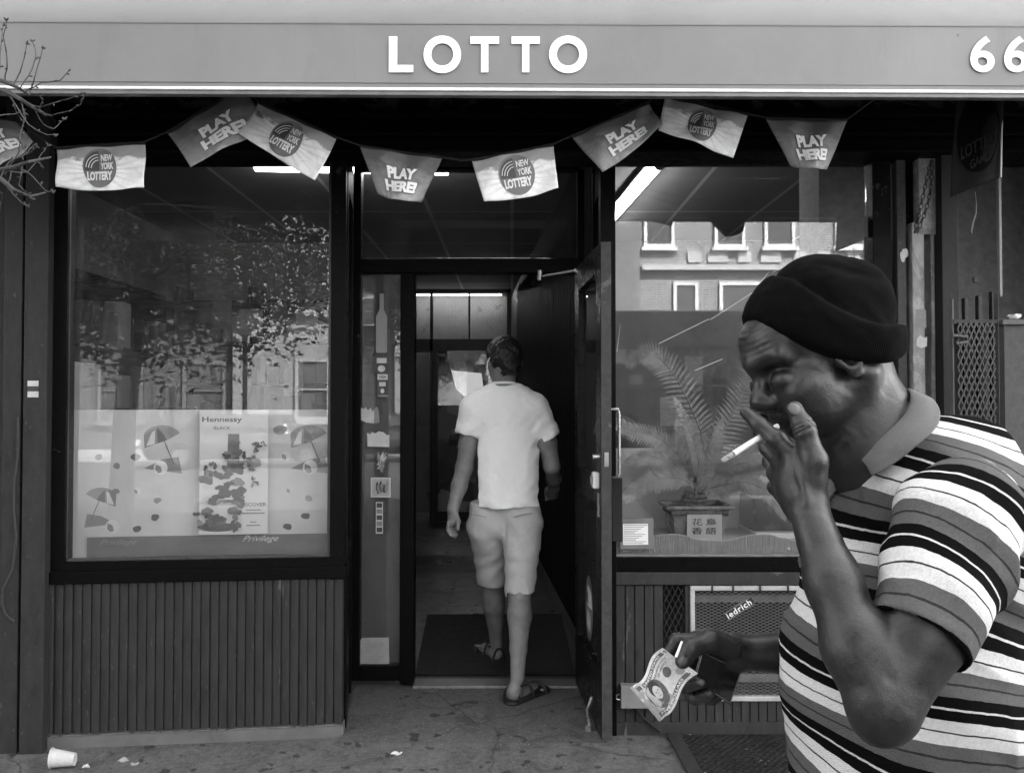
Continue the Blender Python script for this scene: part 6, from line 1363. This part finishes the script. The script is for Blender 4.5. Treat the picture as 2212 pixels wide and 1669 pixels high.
    M1, M2, M3 = mat('note_ink', .08, .18, .7, 400, .1, 300), mat('note_tint', .28, .42, .7, 300, .1, 300), mat('note_pale', .58, .68, .7, 200, .1, 300)
    z = nr('', .07, .98, .07, .17, M1); y2 = nr('', .07, .93, .84, .94, M1); z.add(y2.v, y2.f); z.build('border_band', M1, bn)
    z = nr('', .0, .05, .0, 1, M2); z.add(*[(q.v, q.f) for q in [nr('', .045, .13, .03, .97, M2)]][0]); z.build('end_band', M2, bn)
    def disc(u, v, ru, rv, m, name, o=.0006, n=26):
        x = MB(); x.v = [tuple(note(u, v, o))]+[tuple(note(u+ru*math.cos(2*math.pi*i/n), v+rv*math.sin(2*math.pi*i/n), o)) for i in range(n)]
        x.f = [(0, 1+i, 1+(i+1) % n) for i in range(n)]; return x.build(name, m, bn)
    disc(.30, .50, .19, .36, M1, 'portrait_oval'); disc(.31, .80, .15, .13, M2, 'portrait_bust', .0008); disc(.31, .36, .105, .20, mat('note_black', .04, .08), 'portrait_hair', .0009); disc(.31, .60, .075, .12, M1, 'portrait_beard', .0010); disc(.31, .46, .078, .17, M3, 'portrait_face', .0012)
    disc(.285, .43, .013, .016, M1, 'portrait_eye', .0015); disc(.337, .43, .013, .016, M1, 'portrait_eye', .0015); disc(.315, .49, .006, .035, M2, 'portrait_nose', .0015); disc(.311, .56, .022, .010, M1, 'portrait_mouth', .0015)
    disc(.70, .50, .085, .12, M1, 'treasury_seal'); disc(.86, .72, .07, .09, M2, 'note_seal')
    fn = lambda x, y, o: note(y, x, .0008+o)                           # letters run across the note: x across, y along
    lw = lambda tx, u, v, w_, h_, m=INK: put_text(tx, 'lettering', m, bn, lambda x, y, o: note(u+x, v-y, .0009+o), w_, h_, .01, 1.0, .0002)
    lw('UNITED STATES', .52, .12, .62, .055, PAPER); lw('FIVE DOLLARS', .45, .89, .66, .06, PAPER)
    lw('THE UNITED STATES', .66, .25, .46, .055, M1); lw('OF AMERICA', .68, .335, .32, .05, M1); lw('5', .93, .12, .05, .13, PAPER); lw('5', .93, .87, .055, .15, PAPER)
    # glossy black card wallet
    c4 = [W(1516, 1404, 1.386), W(1604, 1447, 1.394), W(1578, 1522, 1.384), W(1498, 1470, 1.378)]
    nrm = np.cross(c4[1]-c4[0], c4[3]-c4[0]); nrm /= np.linalg.norm(nrm); nrm = nrm if nrm[1] > 0 else -nrm
    wl = thing('card_case', 'glossy black card case held flat against his lower palm', 'wallet', tuple(c4[0]))
    mb = MB(); mb.box8([Vector(p) for p in (c4[3], c4[2], c4[2]+nrm*.005, c4[3]+nrm*.005, c4[0], c4[1], c4[1]+nrm*.005, c4[0]+nrm*.005)])
    mb.build('cover', mat('black_gloss', .004, .010, .12, 8, .03, 60, spec=.8, rvar=.05), wl, bevel=.0018, smooth=True)
    mb = MB(); q_ = lambda s_, t_: (c4[0]*(1-s_)+c4[1]*s_)*(1-t_)+(c4[3]*(1-s_)+c4[2]*s_)*t_-nrm*.0006
    e_ = [q_(.03, .04), q_(.97, .04), q_(.97, .96), q_(.03, .96)]; mb.tube(e_, .0007, 6, True); mb.build('piping', GREYINK, wl)
# ------------------------------------------------------------------ the man walking in at the door, seen from behind
def build_walker():
    root = thing('person', 'man in white T-shirt, light shorts and sandals walking in at the doorway, seen from behind', 'person', (P(1090, 1100, 4.25).x, 4.25, 0))
    sk = mat('light_skin', .15, .24, .5, 18, .2, 300, spec=.4); w = W
    b = Sculpt()
    b.ell(w(1087, 776, 4.25), (.080, .096, .112), None, .02); b.ell(w(1082, 800, 4.30), (.062, .07, .07), None, .03)
    b.cap(w(1089, 800, 4.27), w(1090, 850, 4.27), .056, .062, .03)
    b.cap(w(1030, 884, 4.27), w(1150, 884, 4.27), .045, .045, .04); b.cap(w(1090, 890, 4.29), w(1090, 1090, 4.27), .06, .06, .04)
    for x, s in ((1053, -1),): 
        b.ell(w(x, 786, 4.245), (.010, .020, .030), None, .006); b.ring(w(x-1, 784, 4.24), (1, .5, 0), .020, .0045, .004, 'u', 1.4)
    b.ell(w(1124, 786, 4.26), (.010, .018, .028), None, .006)
    # left arm, hand relaxed
    b.chain([w(1022, 880, 4.27), w(1012, 960, 4.28), w(1003, 1010, 4.28)], [.052, .050, .043], .02)
    b.chain([w(1003, 1010, 4.28), w(992, 1050, 4.26), w(978, 1100, 4.22)], [.043, .040, .029], .02)
    b.chain([w(978, 1098, 4.22), w(976, 1124, 4.205)], [.028, .031], .02, (( .8, .6, 0), .62))
    for i, (dx, dd) in enumerate(((-8, .035), (-3, .012), (3, -.010), (9, -.030))):
        b.chain([w(976+dx*.8, 1128, 4.205-dd*.5), w(974+dx*.8, 1144, 4.20-dd), w(979+dx*.6, 1157-abs(i-1)*2, 4.19-dd), w(984+dx*.4, 1160-abs(i-1)*3, 4.205-dd)], [.0105, .0098, .009, .008], .005)
    b.chain([w(984, 1108, 4.20), w(990, 1126, 4.18), w(989, 1142, 4.175)], [.014, .012, .010], .008)
    # right arm, swung forward
    b.chain([w(1166, 880, 4.27), w(1182, 955, 4.27), w(1192, 1006, 4.27)], [.052, .049, .042], .02)
    b.chain([w(1192, 1006, 4.27), w(1196, 1034, 4.38), w(1196, 1052, 4.46)], [.041, .037, .028], .02)
    b.chain([w(1196, 1052, 4.46), w(1194, 1066, 4.52)], [.030, .032], .02)
    for i, dz in enumerate((-7, 0, 7, 13)): b.chain([w(1200, 1060+dz, 4.55), w(1188, 1062+dz, 4.585), w(1180, 1066+dz, 4.55)], [.0105, .0098, .0088], .005)
    b.chain([w(1190, 1052, 4.50), w(1182, 1056, 4.54), w(1180, 1066, 4.55)], [.013, .0115, .010], .008)
    # legs: right behind, left in front
    b.chain([w(1122, 1120, 4.22), w(1122, 1270, 4.12)], [.07, .055], .03)
    b.chain([w(1122, 1268, 4.12), w(1123, 1330, 4.07), w(1120, 1400, 4.02), w(1118, 1462, 3.985)], [.055, .0575, .040, .034], .02); b.cap(w(1121, 1320, 4.045), w(1120, 1372, 4.02), .048, .034, .03)
    b.ell(w(1110, 1492, 3.975), (.036, .045, .040), None, .03); b.cap(w(1112, 1497, 3.99), w(1150, 1492, 4.12), .036, .036, .02); 
    for i in range(5): b.cap(w(1148+i*5.5, 1494-i*1.0, 4.09+.01*(2-abs(i-1.5))), w(1156+i*5.5, 1493-i*1.5, 4.145-.012*i), .0125-.001*i, .0105-.001*i, .004)
    b.chain([w(1060, 1120, 4.28), w(1064, 1265, 4.44)], [.07, .055], .03)
    b.chain([w(1064, 1262, 4.44), w(1066, 1305, 4.47), w(1070, 1345, 4.53), w(1072, 1390, 4.60)], [.056, .056, .042, .034], .02); b.cap(w(1066, 1290, 4.44), w(1069, 1335, 4.50), .046, .034, .03)
    b.ell(w(1073, 1412, 4.60), (.035, .04, .036), None, .03); b.cap(w(1070, 1410, 4.62), w(1046, 1400, 4.76), .034, .034, .02)
    for i in range(5): b.cap(w(1050-i*4, 1396-i*.5, 4.76-.008*i), w(1044-i*4.4, 1393, 4.80-.014*i), .0125-.001*i, .0105-.001*i, .004)
    v1 = b.mesh(w(955, 1530, 4.0)-[0, .25, .0], w(1225, 715, 4.5)+[0, .40, .02], .0046)
    skin([v1], 'body', sk, root, 1)
    # hair
    h = Sculpt(); h.ell(w(1089, 768, 4.24), (.092, .100, .102), None, .02); h.ell(w(1098, 795, 4.215), (.058, .055, .055), None, .03)
    h.half(w(1062, 792, 4.2), (-.75, .25, -.55), .015); h.half(w(1095, 812, 4.2), (0.05, .3, -1), .01)
    def hp(p, d):
        q = p-w(1089, 768, 4.24); an = np.arctan2(q[..., 0], -q[..., 1])
        return d+.0014*np.sin(an*34+7*wnoise(p, 22))*sstep(-.12, .02, q[..., 2]+.0*an)+.006*wnoise(p, 30, 3.)+.0025*wnoise(p, 110, 1.)
    h.post = hp
    skin([h.mesh(w(1089, 768, 4.24)-.14, w(1089, 768, 4.24)+.14, .003)], 'hair', mat('dark_hair', .004, .011, .45, 60, .5, 300, stretch=(1, 1, .2)), root, 1)
    c = MB(); c.tube([w(1057, 806, 4.19), w(1052, 796, 4.19), w(1053, 782, 4.19), w(1058, 772, 4.185), w(1064, 768, 4.20)], .0022, 6); c.build('mask_loop', PAPER, root, smooth=True)
    # T-shirt
    t = Sculpt(); fl = ((0, 1, 0), .62)
    t.cap(w(1034, 882, 4.27), w(1147, 882, 4.27), .075, .072, .06); t.cap(w(1060, 856, 4.27), w(1118, 855, 4.27), .05, .05, .06)
    t.cap(w(1092, 900, 4.26), w(1092, 1000, 4.25), .155, .150, .08, 'u', fl)
    t.cap(w(1091, 1000, 4.25), w(1090, 1100, 4.25), .162, .205, .06, 'u', ((0, 1, 0), .66))
    for s, S_, C_, r0, r1 in ((-1, w(1024, 884, 4.27), w(1009, 936, 4.27), .075, .062), (1, w(1156, 882, 4.27), w(1187, 944, 4.265), .072, .060)):
        t.cap(S_, C_, r0, r1, .035)
    def hem(p): return W(1090, 1097, 4.15)[2]-p[..., 2]+.003*np.sin(p[..., 0]*15)
    t.ops.append((hem, w(1090, 1097, 4.25), 9, .004, 'i'))
    for S_, C_ in ((w(1024, 884, 4.27), w(1009, 936, 4.27)), (w(1156, 882, 4.27), w(1187, 944, 4.265))):
        a = (C_-S_)/np.linalg.norm(C_-S_); o = C_+a*.008
        def cut(p, a=a, o=o, sx=np.sign(C_[0]-w(1090, 900, 4.27)[0]), xx=C_[0]):
            d = (p-o) @ a; outer = (p[..., 0]-(xx-sx*.055))*sx
            return np.minimum(d, outer)
        t.ops.append((cut, o, 9, .004, 'i'))
    t.ops.append((lambda p: (p[..., 2]-W(1090, 826, 4.27)[2]), w(1090, 826, 4.27), 9, .01, 'i'))
    t.ops.append((lambda p: -(np.hypot((p[..., 0]-W(1089, 830, 4.27)[0]), (p[..., 1]-4.275))-.063), w(1090, 826, 4.27), 9, .006, 'x'))
    t.ops.pop()
    def tp(p, d):
        x = p[..., 0]-w(1090, 900, 4.2)[0]; z = p[..., 2]-w(1090, 1000, 4.2)[2]
        lowr = sstep(.05, -.16, z)
        f = .0055*np.sin(48*(x*.85+z*.55)+2.2*np.sin(11*z+5*x))*lowr*sstep(.20, -.05, x)
        f += .005*np.sin(62*z+26*x+1.5*np.sin(9*x))*sstep(-.14, -.20, z)
        f += .006*np.sin(36*x-20*z+2*np.sin(8*z))*sstep(.16, .02, z)*.8
        f += .005*np.sin(70*(x*sstep(0, .01, x)*1.-z*.7)+1)*sstep(.11, .17, np.abs(x))*sstep(-.1, .1, z)*sstep(.26, .15, z)
        f += .0016*np.sin(120*(x*.8+z*.5)+4*np.sin(13*z+7*x)+2*np.sin(25*x))*(.35+.65*lowr)+.0012*np.sin(95*x-60*z+3*np.sin(20*z))
        return np.maximum(d+f+.0012*wnoise(p, 60, 2.), hem(p)-.001)
    t.post = tp
    tt = t.mesh(w(970, 1110, 4.25)-[0, .24, 0], w(1235, 810, 4.25)+[0, .24, 0], .005)
    tm = mat('white_cotton', .88, .92, .9, 30, .35, 700, spec=.1, bdist=.001)
    ts = skin([tt], 't_shirt', tm, root, 1)
    c = MB(); N = 40; cc = w(1089, 829, 4.27); c.tube([cc+np.array([.062*math.cos(2*math.pi*i/N), .066*math.sin(2*math.pi*i/N), -.006*math.sin(2*math.pi*i/N)]) for i in range(N)], .0065, 8, True); c.build('neck_rib', tm, ts, smooth=True)
    # shorts
    s = Sculpt()
    s.cap(w(1052, 1130, 4.26), w(1130, 1130, 4.24), .098, .098, .04); s.cap(w(1055, 1095, 4.26), w(1125, 1095, 4.24), .096, .096, .04)
    s.chain([w(1056, 1135, 4.28), w(1062, 1200, 4.36), w(1064, 1264, 4.42)], [.115, .092, .082], .008)
    s.chain([w(1126, 1135, 4.22), w(1126, 1200, 4.16), w(1123, 1282, 4.12)], [.112, .088, .077], .008)
    def h1(p): return np.where(p[..., 0] < w(1096, 1270, 4.2)[0]-(p[..., 1]-4.27)*.0, W(1067, 1262, 4.42)[2], W(1122, 1277, 4.12)[2])-p[..., 2]
    s.ops.append((h1, w(1090, 1270, 4.25), 9, .003, 'i')); s.ops.append((lambda p: p[..., 2]-W(1090, 1086, 4.2)[2], w(1090, 1086, 4.25), 9, .004, 'i'))
    def sp(p, d):
        x = p[..., 0]-w(1092, 900, 4.2)[0]; z = p[..., 2]-w(1090, 1150, 4.2)[2]
        f = .0026*np.sin(75*(z+.5*np.abs(x))+3*np.sin(16*x+3)+2*np.sin(9*z))*sstep(.0, -.16, z)+.003*np.sin(44*x+22*z+2*np.sin(14*z))+.006*np.exp(-(x/.008)**2)*sstep(-.13, .0, z)*sstep(.12, .05, z)
        return np.maximum(d+f+.001*wnoise(p, 80, 2.), h1(p))
    s.post = sp
    sm = mat('pale_twill', .46, .52, .85, 26, .35, 500, spec=.1, bdist=.001)
    so = skin([s.mesh(w(985, 1290, 4.25)-[0, .2, 0], w(1195, 1080, 4.3)+[0, .3, 0], .005)], 'shorts', sm, root, 1)
    for (x0, y0, x1, y1) in ((1022, 1112, 1050, 1117), (1110, 1117, 1150, 1108)):
        c = MB(); c.tube([w(x0+(x1-x0)*i/6, y0+(y1-y0)*i/6-1.5*math.sin(i/6*3.1), 4.108+.003*i*(1 if x0 > 1090 else -1)) for i in range(7)], .0022, 6); c.build('pocket_seam', mat('seam_pale', .2, .26), so)
    # sandals
    for (hx, hy, hd, tx, ty, td, zz) in ((1107, 1505, 3.965, 1168, 1498, 4.13, 0), (1076, 1424, 4.575, 1036, 1406, 4.80, 0)):
        a, b_ = w(hx, hy, hd), w(tx, ty, td); a[2] = .018; b_[2] = .018; sl = Sculpt()
        sl.cap(a, b_, .044, .050, .02, 'u', ((0, 0, 1), .36)); 
        sn = skin([sl.mesh(np.minimum(a, b_)-.08, np.maximum(a, b_)+.08, .004)], 'sandal', mat('sandal_black', .010, .022, .5, 20, .3, 200), root, 1)
        d = (b_-a)/np.linalg.norm(b_-a); sd_ = np.array([-d[1], d[0], 0])
        for fr_, ht, wd, lean in ((.02, .072, .040, -.01), (.42, .085, .046, .0), (.78, .050, .054, .01)):
            m = MB(); cpt = a+(b_-a)*fr_; pts = [cpt+sd_*wd*math.cos(an)+np.array([0, 0, 1])*(ht*math.sin(an))+d*(lean-.012*math.cos(an)) for an in [math.pi*i/12 for i in range(13)]]
            m.tube(pts, .006, 6); m.build('strap', _M['sandal_black'], sn, smooth=True)
        m = MB(); pts = [a+(b_-a)*.30+(-sd_*math.cos(an)*.036-d*math.sin(an)*.066)+np.array([0, 0, .075]) for an in [math.pi*i/12 for i in range(13)]]; m.tube(pts, .0065, 6); m.build('strap', _M['sandal_black'], sn, smooth=True)
build_setting(); B = build_shop(); build_door(B); build_awning(); build_flags()
build_street(); build_left_display(); build_interior(); build_right_display(); build_stickers(); build_street_side()
build_walker(); build_smoker()
